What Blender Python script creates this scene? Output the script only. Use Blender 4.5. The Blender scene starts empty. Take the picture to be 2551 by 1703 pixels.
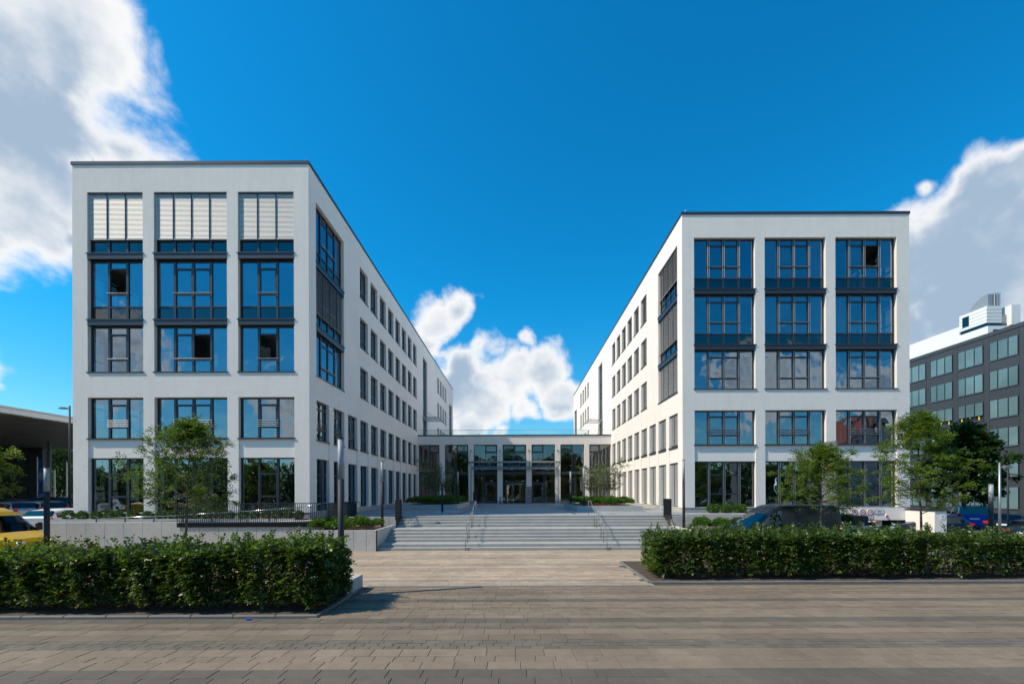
import bpy, math, random
import numpy as np
from mathutils import Vector, Matrix

D = bpy.data
SC = bpy.context.scene
COL = SC.collection
R = math.radians
rnd = random.Random(7)

# ------------------------------------------------------------------ camera
HC = 2.98
F_PX, PPX, PPY, IW = 1093.3, 1288.4, 1221.5, 2551.0
ROLL = R(0.211)
cam_d = D.cameras.new('camera')
cam_d.sensor_width = 36.0
cam_d.lens = F_PX / IW * 36.0
cam_d.shift_x = -12.876 / IW
cam_d.shift_y = 370.04 / IW
cam_d.clip_start = 0.1
cam_d.clip_end = 5000
cam = D.objects.new('camera', cam_d)
cam.location = (0, 0, HC)
cam.rotation_euler = (R(90), ROLL, 0)
COL.objects.link(cam)
SC.camera = cam

# ------------------------------------------------------------------ sun, sky, exposure
SUN_EL, SUN_AZ = R(48.3), R(16)          # light travels towards +X, a little towards +Y
ldir = Vector((math.cos(SUN_EL) * math.cos(SUN_AZ), math.cos(SUN_EL) * math.sin(SUN_AZ), -math.sin(SUN_EL)))
sun_d = D.lights.new('sun', 'SUN')
sun_d.energy = 2.75
sun_d.angle = R(0.53)
sun_d.color = (1.0, 0.90, 0.73)
sun = D.objects.new('sun', sun_d)
sun.rotation_euler = ldir.to_track_quat('-Z', 'Y').to_euler()
sun.location = (-40, -10, 60)
COL.objects.link(sun)
SC.view_settings.view_transform = 'Standard'
SC.view_settings.look = 'None'
SC.view_settings.exposure = 0.92
SC.view_settings.gamma = 1.0
SC.view_settings.use_curve_mapping = False
SC.cycles.use_denoising = True
SC.cycles.max_bounces = 8
SC.cycles.transparent_max_bounces = 24
SC.cycles.glossy_bounces = 5
SC.cycles.diffuse_bounces = 4
SC.cycles.caustics_reflective = False
SC.cycles.caustics_refractive = False
SC.cycles.sample_clamp_indirect = 6.0


def at(px, py, Y):
    """point on the plane Y seen at a pixel of the photograph"""
    u, v = px - PPX, py - PPY
    c, s = math.cos(-ROLL), math.sin(-ROLL)
    uu, vv = u * c + v * s, -u * s + v * c
    return Vector((uu / F_PX * Y, Y, HC - vv / F_PX * Y))


def gd(px, py, z=0.0):
    """point on the level z seen at a pixel of the photograph"""
    p = at(px, py, 1.0)
    t = (z - HC) / (p.z - HC)
    return Vector((p.x * t, t, z))


WS = 0.10                                   # strength of the sky background
world = D.worlds.new('World')
SC.world = world
world.use_nodes = True
wn, wl = world.node_tree.nodes, world.node_tree.links
wn.clear()


def W(kind, **kw):
    n = wn.new(kind)
    for k, v in kw.items():
        setattr(n, k, v)
    return n


def wmath(op, a, b=None, c=None, clamp=False):
    n = W('ShaderNodeMath', operation=op, use_clamp=clamp)
    for i, x in enumerate((a, b, c)):
        if x is None:
            continue
        if isinstance(x, (int, float)):
            n.inputs[i].default_value = x
        else:
            wl.new(x, n.inputs[i])
    return n.outputs[0]


def build_sky():
    sky = W('ShaderNodeTexSky', sky_type='NISHITA')
    sky.sun_disc = False
    sky.sun_elevation = SUN_EL
    # Nishita: rotation 0 puts the sun at +Y, growing clockwise
    sd = -ldir
    sky.sun_rotation = math.atan2(sd.x, sd.y)
    sky.air_density = 1.0
    sky.dust_density = 0.35
    sky.ozone_density = 3.0
    hsv = W('ShaderNodeHueSaturation')
    hsv.inputs['Saturation'].default_value = 1.3
    hsv.inputs['Value'].default_value = 1.0
    hsv.inputs['Hue'].default_value = 0.488
    wl.new(sky.outputs[0], hsv.inputs['Color'])
    tint = W('ShaderNodeVectorMath', operation='MULTIPLY')
    wl.new(hsv.outputs[0], tint.inputs[0])
    tcz = W('ShaderNodeTexCoord')
    sepz = W('ShaderNodeSeparateXYZ')
    wl.new(tcz.outputs['Generated'], sepz.inputs[0])
    mz = W('ShaderNodeMapRange', interpolation_type='SMOOTHSTEP')
    mz.inputs['From Min'].default_value = 0.0
    mz.inputs['From Max'].default_value = 0.42
    wl.new(sepz.outputs['Z'], mz.inputs['Value'])
    tm = W('ShaderNodeMix', data_type='RGBA')
    tm.inputs['A'].default_value = (.56, .75, .80, 1)
    tm.inputs['B'].default_value = (.08, .87, 1.03, 1)
    wl.new(mz.outputs['Result'], tm.inputs['Factor'])
    wl.new(tm.outputs['Result'], tint.inputs[1])
    tc = W('ShaderNodeTexCoord')
    nrm = W('ShaderNodeVectorMath', operation='NORMALIZE')
    wl.new(tc.outputs['Generated'], nrm.inputs[0])
    d = nrm.outputs[0]
    # billowing: the direction is warped by noise before the cloud bodies are looked up
    nz = W('ShaderNodeTexNoise')
    nz.inputs['Scale'].default_value = 5.0
    nz.inputs['Detail'].default_value = 3.0
    nz.inputs['Roughness'].default_value = 0.55
    wl.new(d, nz.inputs['Vector'])
    sub = W('ShaderNodeVectorMath', operation='SUBTRACT')
    wl.new(nz.outputs['Color'], sub.inputs[0])
    sub.inputs[1].default_value = (0.5, 0.5, 0.5)
    mad = W('ShaderNodeVectorMath', operation='MULTIPLY_ADD')
    wl.new(sub.outputs[0], mad.inputs[0])
    mad.inputs[1].default_value = (0.11, 0.11, 0.11)
    wl.new(d, mad.inputs[2])
    dw = mad.outputs[0]
    f1 = W('ShaderNodeTexNoise')
    f1.inputs['Scale'].default_value = 9.0
    f1.inputs['Detail'].default_value = 8.0
    f1.inputs['Roughness'].default_value = 0.57
    f1.inputs['Distortion'].default_value = 0.25
    wl.new(d, f1.inputs['Vector'])
    f2 = W('ShaderNodeTexNoise')
    f2.inputs['Scale'].default_value = 5.2
    f2.inputs['Detail'].default_value = 8.0
    f2.inputs['Roughness'].default_value = 0.55
    so = W('ShaderNodeVectorMath', operation='MULTIPLY_ADD')
    so.inputs[0].default_value = tuple(-ldir)
    so.inputs[1].default_value = (0.05, 0.05, 0.05)
    wl.new(d, so.inputs[2])
    wl.new(so.outputs[0], f2.inputs['Vector'])

    def pix(px, py):
        return at(px, py, 1.0) - Vector((0, 0, HC))

    def azel(az, el):
        return Vector((math.sin(R(az)) * math.cos(R(el)), math.cos(R(az)) * math.cos(R(el)), math.sin(R(el))))
    bodies = []                             # (direction, radius, weight)
    for px, py, r, w in ((-60, 60, .25, 1), (60, 260, .21, 1), (120, 420, .15, 1), (245, 395, .085, .8), (165, 150, .10, .9), (280, 330, .075, .7),
                         (350, 390, .055, .62), (60, 500, .12, .9), (160, 560, .055, .7), (-220, 420, .2, .9), (70, 30, .15, .9),
                         (1080, 800, .085, .95), (1125, 765, .07, .9), (1060, 850, .07, .9), (1190, 720, .03, .6),
                         (1205, 860, .065, .9), (1310, 830, .033, .72), (1300, 870, .032, .7), (1160, 900, .09, 1), (1140, 960, .10, 1),
                         (1210, 980, .12, 1), (1280, 940, .11, 1), (1350, 925, .095, 1), (1410, 985, .07, .95), (1310, 1020, .055, .8),
                         (1170, 1065, .085, .9), (1100, 1080, .08, .9), (1255, 1075, .035, .6),
                         (2660, 590, .21, 1), (2480, 620, .17, 1), (2360, 650, .14, 1), (2270, 690, .15, 1), (2480, 490, .10, .9), (2400, 545, .075, .85), (2420, 740, .16, 1),
                         (2320, 475, .028, .55), (2580, 440, .085, .85), (2560, 720, .13, .95), (2300, 800, .13, .95),
                         (5, 960, .03, .7), (-60, 900, .08, .9)):
        dd = pix(px, py)
        mid = 1000 < px < 1450
        bodies.append((dd.normalized(), r * (0.92 if mid else 0.82), w * (.80 if mid else 1)))
    r2 = random.Random(41)
    for az, el, r in ((205, 9, .16), (192, 7, .13), (178, 11, .14), (166, 6, .14), (150, 12, .16), (137, 8, .15), (120, 15, .17), (104, 9, .15), (88, 14, .18),
                      (222, 12, .15), (238, 8, .16), (255, 14, .18), (272, 9, .16), (70, 10, .14), (198, 24, .10), (172, 28, .11), (145, 32, .13), (228, 30, .12),
                      (185, 42, .10), (110, 40, .15), (255, 42, .14), (290, 16, .14)):
        bodies.append((azel(az, el).normalized(), r * .72, 0.9))
        bodies.append((azel(az + r2.uniform(-7, 7), el + r2.uniform(-2, 4)).normalized(), r * .5, 0.9))
    acc = None
    for c, r, w in bodies:
        ds = W('ShaderNodeVectorMath', operation='DISTANCE')
        wl.new(dw, ds.inputs[0])
        ds.inputs[1].default_value = tuple(c)
        v = wmath('MULTIPLY_ADD', ds.outputs['Value'], -w / r, w)
        acc = v if acc is None else wmath('MAXIMUM', acc, v)
    cl = wmath('MAXIMUM', acc, -1.0)
    nois = wmath('MULTIPLY_ADD', f1.outputs['Fac'], 1.35, -0.645)
    dens = wmath('ADD', cl, nois)
    mr = W('ShaderNodeMapRange', interpolation_type='SMOOTHSTEP')
    mr.inputs['From Min'].default_value = 0.13
    mr.inputs['From Max'].default_value = 0.48
    wl.new(dens, mr.inputs['Value'])
    alpha = mr.outputs['Result']
    # shade: thick bodies turn grey-blue inside, thin rims stay bright
    th = W('ShaderNodeMapRange', interpolation_type='SMOOTHSTEP')
    th.inputs['From Min'].default_value = 0.34
    th.inputs['From Max'].default_value = 0.74
    wl.new(dens, th.inputs['Value'])
    n2 = W('ShaderNodeMapRange', interpolation_type='SMOOTHSTEP')
    n2.inputs['From Min'].default_value = 0.38
    n2.inputs['From Max'].default_value = 0.60
    wl.new(f2.outputs['Fac'], n2.inputs['Value'])
    shade = wmath('MULTIPLY', th.outputs['Result'], wmath('MULTIPLY_ADD', n2.outputs['Result'], 0.7, 0.3), clamp=True)
    cc = W('ShaderNodeMix', data_type='RGBA')
    k = 1.0 / WS
    cc.inputs['A'].default_value = (0.525 * k, 0.525 * k, 0.525 * k, 1)
    cc.inputs['B'].default_value = (0.20 * k, 0.265 * k, 0.345 * k, 1)
    wl.new(shade, cc.inputs['Factor'])
    fin = W('ShaderNodeMix', data_type='RGBA')
    wl.new(alpha, fin.inputs['Factor'])
    wl.new(tint.outputs[0], fin.inputs['A'])
    wl.new(cc.outputs['Result'], fin.inputs['B'])
    bg = W('ShaderNodeBackground')
    bg.inputs['Strength'].default_value = WS
    wl.new(fin.outputs['Result'], bg.inputs['Color'])
    out = W('ShaderNodeOutputWorld')
    wl.new(bg.outputs[0], out.inputs['Surface'])


build_sky()
world.cycles.sampling_method = 'MANUAL'
world.cycles.sample_map_resolution = 1024

# ------------------------------------------------------------------ materials
MATS = {}


def mat(name, color=(.5, .5, .5), rough=.6, metal=0.0, spec=.5, noise=None, bump=None, island=None, objrand=None, attr=None, transl=0.0, extra=None):
    """noise=(scale, amount) blotches; bump=(scale, strength, distance); island / objrand = brightness spread"""
    m = D.materials.new(name)
    m.use_nodes = True
    n, l = m.node_tree.nodes, m.node_tree.links
    b = n['Principled BSDF']
    b.inputs['Roughness'].default_value = rough
    b.inputs['Metallic'].default_value = metal
    b.inputs['Specular IOR Level'].default_value = spec
    b.inputs['Base Color'].default_value = (*color, 1)
    col = None

    def scaled(src, fac):
        mx = n.new('ShaderNodeVectorMath')
        mx.operation = 'SCALE'
        if src is None:
            mx.inputs[0].default_value = color
        else:
            l.new(src, mx.inputs[0])
        l.new(fac, mx.inputs['Scale'])
        return mx.outputs[0]

    def rng(src, lo, hi, a=0.0, c=1.0):
        mr = n.new('ShaderNodeMapRange')
        mr.inputs['From Min'].default_value = a
        mr.inputs['From Max'].default_value = c
        mr.inputs['To Min'].default_value = lo
        mr.inputs['To Max'].default_value = hi
        l.new(src, mr.inputs['Value'])
        return mr.outputs['Result']
    tc = n.new('ShaderNodeTexCoord')
    geo = n.new('ShaderNodeNewGeometry')
    for nz in (noise if isinstance(noise, list) else [noise] if noise else []):
        t = n.new('ShaderNodeTexNoise')
        t.inputs['Scale'].default_value = nz[0]
        t.inputs['Detail'].default_value = 5
        t.inputs['Roughness'].default_value = .6
        l.new(geo.outputs['Position'], t.inputs['Vector'])
        col = scaled(col, rng(t.outputs['Fac'], 1 - nz[1], 1 + nz[1], .3, .7))
    if island:
        col = scaled(col, rng(geo.outputs['Random Per Island'], 1 - island, 1 + island))
    if objrand:
        oi = n.new('ShaderNodeObjectInfo')
        col = scaled(col, rng(oi.outputs['Random'], 1 - objrand, 1 + objrand))
    if attr:
        at_ = n.new('ShaderNodeAttribute')
        at_.attribute_name = attr
        mx = n.new('ShaderNodeVectorMath')
        mx.operation = 'MULTIPLY'
        if col is None:
            mx.inputs[0].default_value = color
        else:
            l.new(col, mx.inputs[0])
        l.new(at_.outputs['Vector'], mx.inputs[1])
        col = mx.outputs[0]
    if col is not None:
        l.new(col, b.inputs['Base Color'])
    if bump:
        t = n.new('ShaderNodeTexNoise')
        t.inputs['Scale'].default_value = bump[0]
        t.inputs['Detail'].default_value = 6
        t.inputs['Roughness'].default_value = .65
        l.new(geo.outputs['Position'], t.inputs['Vector'])
        bp = n.new('ShaderNodeBump')
        bp.inputs['Strength'].default_value = bump[1]
        bp.inputs['Distance'].default_value = bump[2]
        l.new(t.outputs['Fac'], bp.inputs['Height'])
        l.new(bp.outputs[0], b.inputs['Normal'])
    if transl:
        tr = n.new('ShaderNodeBsdfTranslucent')
        tr.inputs['Color'].default_value = (color[0] * 1.9, color[1] * 1.9, color[2] * .8, 1)
        if col is not None:
            hs = n.new('ShaderNodeMix')
            hs.data_type = 'RGBA'
            hs.blend_type = 'MULTIPLY'
            hs.inputs['Factor'].default_value = 1
            l.new(col, hs.inputs['A'])
            hs.inputs['B'].default_value = (2.1, 2.0, .8, 1)
            l.new(hs.outputs['Result'], tr.inputs['Color'])
        ms = n.new('ShaderNodeMixShader')
        ms.inputs[0].default_value = transl
        l.new(b.outputs[0], ms.inputs[1])
        l.new(tr.outputs[0], ms.inputs[2])
        l.new(ms.outputs[0], n['Material Output'].inputs['Surface'])
    if extra:
        extra(n, l, b)
    MATS[name] = m
    return m


def glass(name, tint=(.5, .55, .56), refl=.34, rough=.0, wave=(.55, .035), gcol=(.9, .96, 1.0)):
    m = D.materials.new(name)
    m.use_nodes = True
    n, l = m.node_tree.nodes, m.node_tree.links
    n.remove(n['Principled BSDF'])
    tr = n.new('ShaderNodeBsdfTransparent')
    tr.inputs['Color'].default_value = (*tint, 1)
    gl = n.new('ShaderNodeBsdfGlossy')
    gl.inputs['Roughness'].default_value = rough
    gl.inputs['Color'].default_value = (*gcol, 1)
    geo = n.new('ShaderNodeNewGeometry')
    if wave:
        t = n.new('ShaderNodeTexNoise')
        t.inputs['Scale'].default_value = wave[0]
        t.inputs['Detail'].default_value = 2
        l.new(geo.outputs['Position'], t.inputs['Vector'])
        oi = n.new('ShaderNodeObjectInfo')
        va = n.new('ShaderNodeVectorMath')
        va.operation = 'ADD'
        l.new(geo.outputs['Position'], va.inputs[0])
        l.new(oi.outputs['Random'], va.inputs[1])
        l.new(va.outputs[0], t.inputs['Vector'])
        bp = n.new('ShaderNodeBump')
        bp.inputs['Strength'].default_value = 1.0
        bp.inputs['Distance'].default_value = wave[1]
        l.new(t.outputs['Fac'], bp.inputs['Height'])
        l.new(bp.outputs[0], gl.inputs['Normal'])
    fr = n.new('ShaderNodeLayerWeight')
    fr.inputs['Blend'].default_value = .5
    mr = n.new('ShaderNodeMapRange')
    mr.inputs['To Min'].default_value = refl
    mr.inputs['To Max'].default_value = .95
    pw = n.new('ShaderNodeMath')
    pw.operation = 'POWER'
    pw.inputs[1].default_value = 4
    l.new(fr.outputs['Facing'], pw.inputs[0])
    l.new(pw.outputs[0], mr.inputs['Value'])
    ms = n.new('ShaderNodeMixShader')
    l.new(mr.outputs['Result'], ms.inputs[0])
    l.new(tr.outputs[0], ms.inputs[1])
    l.new(gl.outputs[0], ms.inputs[2])
    l.new(ms.outputs[0], n['Material Output'].inputs['Surface'])
    MATS[name] = m
    return m


def streaks(n, l, b):
    src = b.inputs['Base Color'].links[0].from_socket
    geo = n.new('ShaderNodeNewGeometry')
    mp = n.new('ShaderNodeVectorMath')
    mp.operation = 'MULTIPLY'
    mp.inputs[1].default_value = (3.2, 3.2, .16)
    l.new(geo.outputs['Position'], mp.inputs[0])
    t = n.new('ShaderNodeTexNoise')
    t.inputs['Scale'].default_value = 1.0
    t.inputs['Detail'].default_value = 6
    t.inputs['Roughness'].default_value = .7
    l.new(mp.outputs[0], t.inputs['Vector'])
    mr = n.new('ShaderNodeMapRange')
    mr.inputs['From Min'].default_value = .35
    mr.inputs['From Max'].default_value = .75
    mr.inputs['To Min'].default_value = 1.0
    mr.inputs['To Max'].default_value = .94
    l.new(t.outputs['Fac'], mr.inputs['Value'])
    sc = n.new('ShaderNodeVectorMath')
    sc.operation = 'SCALE'
    l.new(src, sc.inputs[0])
    l.new(mr.outputs['Result'], sc.inputs['Scale'])
    l.new(sc.outputs[0], b.inputs['Base Color'])


mat('stucco', (.885, .805, .735), .9, spec=.25, noise=[(.35, .03), (2.2, .02)], bump=(22, .8, .03), extra=streaks)
mat('stucco_fine', (.87, .79, .72), .9, spec=.25, noise=(1.2, .02), bump=(60, .3, .006))
mat('plinth', (.42, .40, .37), .85, noise=[(1.5, .12), (14, .08)], bump=(40, .3, .004))
mat('coping', (.045, .055, .07), .35, metal=.3)
mat('frame', (.034, .041, .055), .38, metal=.2, spec=.5)
mat('frame_light', (.33, .34, .36), .3, metal=.9)
mat('steel', (.55, .55, .55), .22, metal=1.0)
mat('steel_dull', (.36, .37, .39), .45, metal=.8)
mat('rail_steel', (.20, .20, .21), .5, metal=.4)
mat('slat', (.36, .36, .36), .6, metal=.0, spec=.3)  # same blinds, toned darker for the shady gaps seen at a slant
mat('slat_sunlit', (.82, .79, .75), .62, metal=.3, spec=.3)  # same blinds, sun on the left wing put into a paler colour
mat('anthracite', (.028, .031, .036), .45, metal=.2)
mat('pole_dark', (.030, .032, .036), .6, metal=.0, spec=.3)
mat('pole_acryl', (.30, .32, .34), .5, metal=.0, noise=(30, .35))
mat('concrete', (.50, .47, .43), .85, noise=[(1.1, .10), (9, .08), (60, .05)], bump=(55, .25, .003))
mat('concrete_light', (.43, .42, .40), .8, noise=[(1.3, .08), (12, .07)], bump=(60, .2, .003))
mat('granite', (.33, .32, .30), .75, noise=[(3, .06), (90, .18)], objrand=.05, bump=(120, .2, .002))
mat('curb', (.15, .145, .14), .8, noise=[(2, .15), (40, .1)], objrand=.08)
mat('soil', (.075, .05, .035), .95, noise=[(5, .35), (30, .3)], bump=(25, .8, .03))
mat('mulch', (.13, .065, .038), .95, noise=[(18, .4), (60, .3)], bump=(40, .9, .03))
mat('asphalt', (.075, .077, .08), .9, noise=[(.4, .12), (30, .15)], bump=(60, .4, .006))
def spots(n, l, b):
    # old chewing gum and oil drops
    src = b.inputs['Base Color'].links[0].from_socket
    geo = n.new('ShaderNodeNewGeometry')
    v = n.new('ShaderNodeTexVoronoi')
    v.inputs['Scale'].default_value = 1.25
    l.new(geo.outputs['Position'], v.inputs['Vector'])
    sp = n.new('ShaderNodeSeparateColor')
    l.new(v.outputs['Color'], sp.inputs[0])
    th = n.new('ShaderNodeMath')
    th.operation = 'MULTIPLY_ADD'
    th.inputs[1].default_value = .11
    th.inputs[2].default_value = -.065
    l.new(sp.outputs[0], th.inputs[0])
    lt = n.new('ShaderNodeMath')
    lt.operation = 'LESS_THAN'
    l.new(v.outputs['Distance'], lt.inputs[0])
    l.new(th.outputs[0], lt.inputs[1])
    mr = n.new('ShaderNodeMapRange')
    mr.inputs['To Min'].default_value = 1.0
    mr.inputs['To Max'].default_value = .55
    l.new(lt.outputs[0], mr.inputs['Value'])
    sc = n.new('ShaderNodeVectorMath')
    sc.operation = 'SCALE'
    l.new(src, sc.inputs[0])
    l.new(mr.outputs['Result'], sc.inputs['Scale'])
    l.new(sc.outputs[0], b.inputs['Base Color'])


mat('paving_bed', (.06, .054, .047), .95, noise=(8, .3))
mat('ground_far', (.28, .265, .245), .9, noise=[(.3, .12), (6, .1)])
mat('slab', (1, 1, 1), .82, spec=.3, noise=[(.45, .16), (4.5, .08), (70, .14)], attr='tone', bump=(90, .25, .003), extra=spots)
mat('slab_light', (.198, .151, .109), .82, spec=.3, noise=[(.45, .16), (4.5, .08), (70, .14)], objrand=.09, bump=(90, .25, .003), extra=spots)
mat('slab_mid', (.166, .128, .093), .82, spec=.3, noise=[(.45, .16), (4.5, .08), (70, .14)], objrand=.09, bump=(90, .25, .003), extra=spots)
mat('slab_dark', (.114, .095, .077), .82, spec=.3, noise=[(.45, .16), (4.5, .08), (70, .14)], objrand=.07, bump=(90, .25, .003), extra=spots)
mat('slab_grey', (.135, .112, .089), .82, spec=.3, noise=[(.45, .16), (4.5, .08), (70, .14)], objrand=.11, bump=(90, .25, .003), extra=spots)
mat('wood', (.17, .075, .045), .7, noise=(20, .3))
mat('interior', (.34, .34, .33), .9)
mat('interior_floor', (.12, .12, .125), .8)
mat('interior_wall', (.20, .20, .20), .9)
mat('hall_wood', (.24, .16, .10), .7, noise=(3, .25))
mat('interior_wood', (.22, .12, .05), .6, noise=(6, .25))
mat('hornbeam', (.062, .104, .018), .42, spec=.6, island=.75, noise=[(2.2, .28), (.9, .2)], transl=.34)
mat('ash_leaf', (.092, .150, .019), .5, spec=.4, island=.45, noise=(1.5, .2), transl=.42)
mat('ash_leaf_dark', (.062, .112, .018), .5, spec=.4, island=.45, noise=(1.5, .2), transl=.38)
mat('maple_leaf', (.030, .070, .018), .5, spec=.4, island=.4, transl=.3)
mat('wood_leaf', (.055, .10, .022), .6, island=.5, noise=(.3, .3), transl=.25)
mat('box_leaf', (.060, .135, .016), .5, spec=.4, island=.5, transl=.35)
mat('box_leaf_dark', (.045, .10, .020), .5, spec=.4, island=.5, transl=.3)
mat('amelanchier', (.062, .095, .020), .55, island=.5, transl=.4)
mat('bark', (.085, .072, .058), .9, noise=(25, .3), bump=(30, .5, .01))
mat('bark_pale', (.30, .26, .20), .85, noise=(20, .3))
mat('bark_stem', (.10, .075, .05), .9, noise=(20, .3))
mat('jute', (.42, .36, .28), .95, noise=(30, .25))
mat('paint_yellow', (.56, .33, .003), .35, spec=.25)
mat('paint_black', (.008, .009, .012), .22, spec=.6)
mat('paint_white', (.80, .80, .79), .25)
mat('paint_silver', (.42, .43, .45), .25, metal=.7)
mat('paint_grey', (.10, .105, .115), .25, metal=.5)
mat('paint_blue', (.008, .085, .52), .25)
mat('paint_navy', (.010, .020, .055), .2, spec=.6)
mat('tyre', (.015, .015, .016), .85)
mat('rim', (.45, .46, .47), .3, metal=.9)
mat('black_plastic', (.014, .014, .015), .6)
mat('lamp_red', (.55, .012, .012), .2)
mat('lamp_clear', (.75, .75, .76), .12, metal=.4)
mat('plate', (.75, .75, .72), .5)
mat('sign_white', (.80, .80, .79), .45)
mat('sign_red', (.60, .03, .025), .45)
mat('sign_black', (.012, .012, .014), .5)
mat('sign_grey', (.20, .20, .205), .45, metal=.3)
mat('sign_yellow', (.80, .58, .01), .5)
mat('sign_blue', (.03, .06, .25), .5)
mat('cladding', (.062, .065, .072), .5, metal=.25, objrand=.05)
mat('cladding_joint', (.02, .02, .022), .7)
mat('panel_white', (.76, .76, .74), .6, noise=(.3, .04))
mat('panel_grey', (.35, .36, .37), .4, metal=.5)
mat('soffit', (.47, .43, .36), .35, metal=.25, noise=(.5, .18), bump=(3, .3, .02))
mat('shade_cloth', (.36, .36, .35), .9)
mat('rope', (.4, .4, .38), .8)
mat('render_house', (.52, .45, .40), .9)
mat('roof_red', (.24, .055, .035), .8)
mat('emit_dummy', (.1, .1, .1))
glass('glass', (.32, .37, .38), .31, gcol=(.66, .80, .92))
glass('glass_lobby', (.62, .66, .62), .15, wave=(.5, .02))
mat('screen_glass', (.125, .20, .21), .12, spec=.6, noise=(.25, .2), objrand=.22)
glass('glass_clear', (.80, .90, .88), .12, wave=None)
glass('glass_teal', (.16, .22, .23), .58, wave=(.4, .03), gcol=(.72, .92, .93))
glass('glass_car', (.04, .05, .05), .07, wave=None)
glass('glass_spandrel', (.03, .035, .045), .10, wave=(.5, .03))


# ------------------------------------------------------------------ mesh helpers
class MB:
    def __init__(s):
        s.v, s.f, s.m = [], [], []

    def quad(s, *p, mi=0):
        i = len(s.v)
        s.v += [tuple(q) for q in p]
        s.f.append(tuple(range(i, i + len(p))))
        s.m.append(mi)
        return s

    def box(s, x0, x1, y0, y1, z0, z1, mi=0):
        i = len(s.v)
        s.v += [(x0, y0, z0), (x1, y0, z0), (x1, y1, z0), (x0, y1, z0), (x0, y0, z1), (x1, y0, z1), (x1, y1, z1), (x0, y1, z1)]
        for q in ((0, 3, 2, 1), (4, 5, 6, 7), (0, 1, 5, 4), (1, 2, 6, 5), (2, 3, 7, 6), (3, 0, 4, 7)):
            s.f.append(tuple(i + k for k in q))
            s.m.append(mi)
        return s

    def cbox(s, x0, x1, y0, y1, z0, z1, c=.01, mi=0):
        """box with chamfered top edges"""
        i = len(s.v)
        s.v += [(x0, y0, z0), (x1, y0, z0), (x1, y1, z0), (x0, y1, z0), (x0, y0, z1 - c), (x1, y0, z1 - c), (x1, y1, z1 - c), (x0, y1, z1 - c),
                (x0 + c, y0 + c, z1), (x1 - c, y0 + c, z1), (x1 - c, y1 - c, z1), (x0 + c, y1 - c, z1)]
        for q in ((0, 1, 5, 4), (1, 2, 6, 5), (2, 3, 7, 6), (3, 0, 4, 7), (4, 5, 9, 8), (5, 6, 10, 9), (6, 7, 11, 10), (7, 4, 8, 11), (8, 9, 10, 11)):
            s.f.append(tuple(i + k for k in q))
            s.m.append(mi)
        return s

    def tube(s, p0, p1, r0, r1=None, n=8, cap=True, mi=0):
        r1 = r0 if r1 is None else r1
        p0, p1 = Vector(p0), Vector(p1)
        d = (p1 - p0)
        if d.length < 1e-6:
            return s
        d.normalize()
        a = d.orthogonal().normalized()
        b = d.cross(a)
        i = len(s.v)
        for p, r in ((p0, r0), (p1, r1)):
            for k in range(n):
                t = 2 * math.pi * k / n
                s.v.append(tuple(p + a * (r * math.cos(t)) + b * (r * math.sin(t))))
        for k in range(n):
            s.f.append((i + k, i + (k + 1) % n, i + n + (k + 1) % n, i + n + k))
            s.m.append(mi)
        if cap:
            s.f.append(tuple(i + k for k in reversed(range(n))))
            s.f.append(tuple(i + n + k for k in range(n)))
            s.m += [mi, mi]
        return s

    def path(s, pts, r, n=8, mi=0):
        for a, b in zip(pts, pts[1:]):
            s.tube(a, b, r, n=n, mi=mi)
        return s

    def prism(s, poly, axis, a, b, mi=0):
        """polygon extruded along an axis: axis 'x' takes (y,z), 'y' takes (x,z), 'z' takes (x,y)"""
        def P(q, t):
            return {'x': (t, q[0], q[1]), 'y': (q[0], t, q[1]), 'z': (q[0], q[1], t)}[axis]
        i, n = len(s.v), len(poly)
        s.v += [P(q, a) for q in poly] + [P(q, b) for q in poly]
        for k in range(n):
            s.f.append((i + k, i + (k + 1) % n, i + n + (k + 1) % n, i + n + k))
            s.m.append(mi)
        s.f += [tuple(i + k for k in reversed(range(n))), tuple(i + n + k for k in range(n))]
        s.m += [mi, mi]
        return s

    def mesh(s, name, mats, smooth=False):
        me = D.meshes.new(name)
        me.from_pydata(s.v, [], s.f)
        for m in (mats if isinstance(mats, (list, tuple)) else [mats]):
            me.materials.append(MATS[m])
        if any(s.m):
            me.polygons.foreach_set('material_index', s.m)
        if smooth:
            me.polygons.foreach_set('use_smooth', [True] * len(me.polygons))
        me.update()
        return me


def put(name, me, parent=None, loc=(0, 0, 0), rotz=0.0, scale=None):
    o = D.objects.new(name, me)
    COL.objects.link(o)
    o.location = loc
    if rotz:
        o.rotation_euler = (0, 0, rotz)
    if scale:
        o.scale = scale
    if parent is not None:
        o.parent = parent
    return o


def tag(o, label=None, cat=None, group=None, kind=None):
    if label:
        o['label'] = label
    if cat:
        o['category'] = cat
    if group:
        o['group'] = group
    if kind:
        o['kind'] = kind
    return o


def thing(name, loc, label, cat, group=None, rotz=0.0):
    return tag(put(name, None, None, loc, rotz), label, cat, group)


def wpart(root, name, mb, mats, smooth=False):
    """a part whose mesh was written in world coordinates, under an unrotated thing"""
    l = root.location
    return put(name, mb.mesh(name, mats, smooth), root, (-l.x, -l.y, -l.z))


def copy_tree(o, parent=None):
    c = o.copy()
    COL.objects.link(c)
    c.parent = parent
    for ch in o.children:
        copy_tree(ch, c)
    return c


ORD = ('first second third fourth fifth sixth seventh eighth ninth tenth eleventh twelfth thirteenth fourteenth fifteenth sixteenth seventeenth '
       'eighteenth nineteenth twentieth').split()


def structure(name, mb, mats, label=None):
    o = put(name, mb.mesh(name, mats))
    o['kind'] = 'structure'
    if label:
        o['label'] = label
    return o


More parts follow.
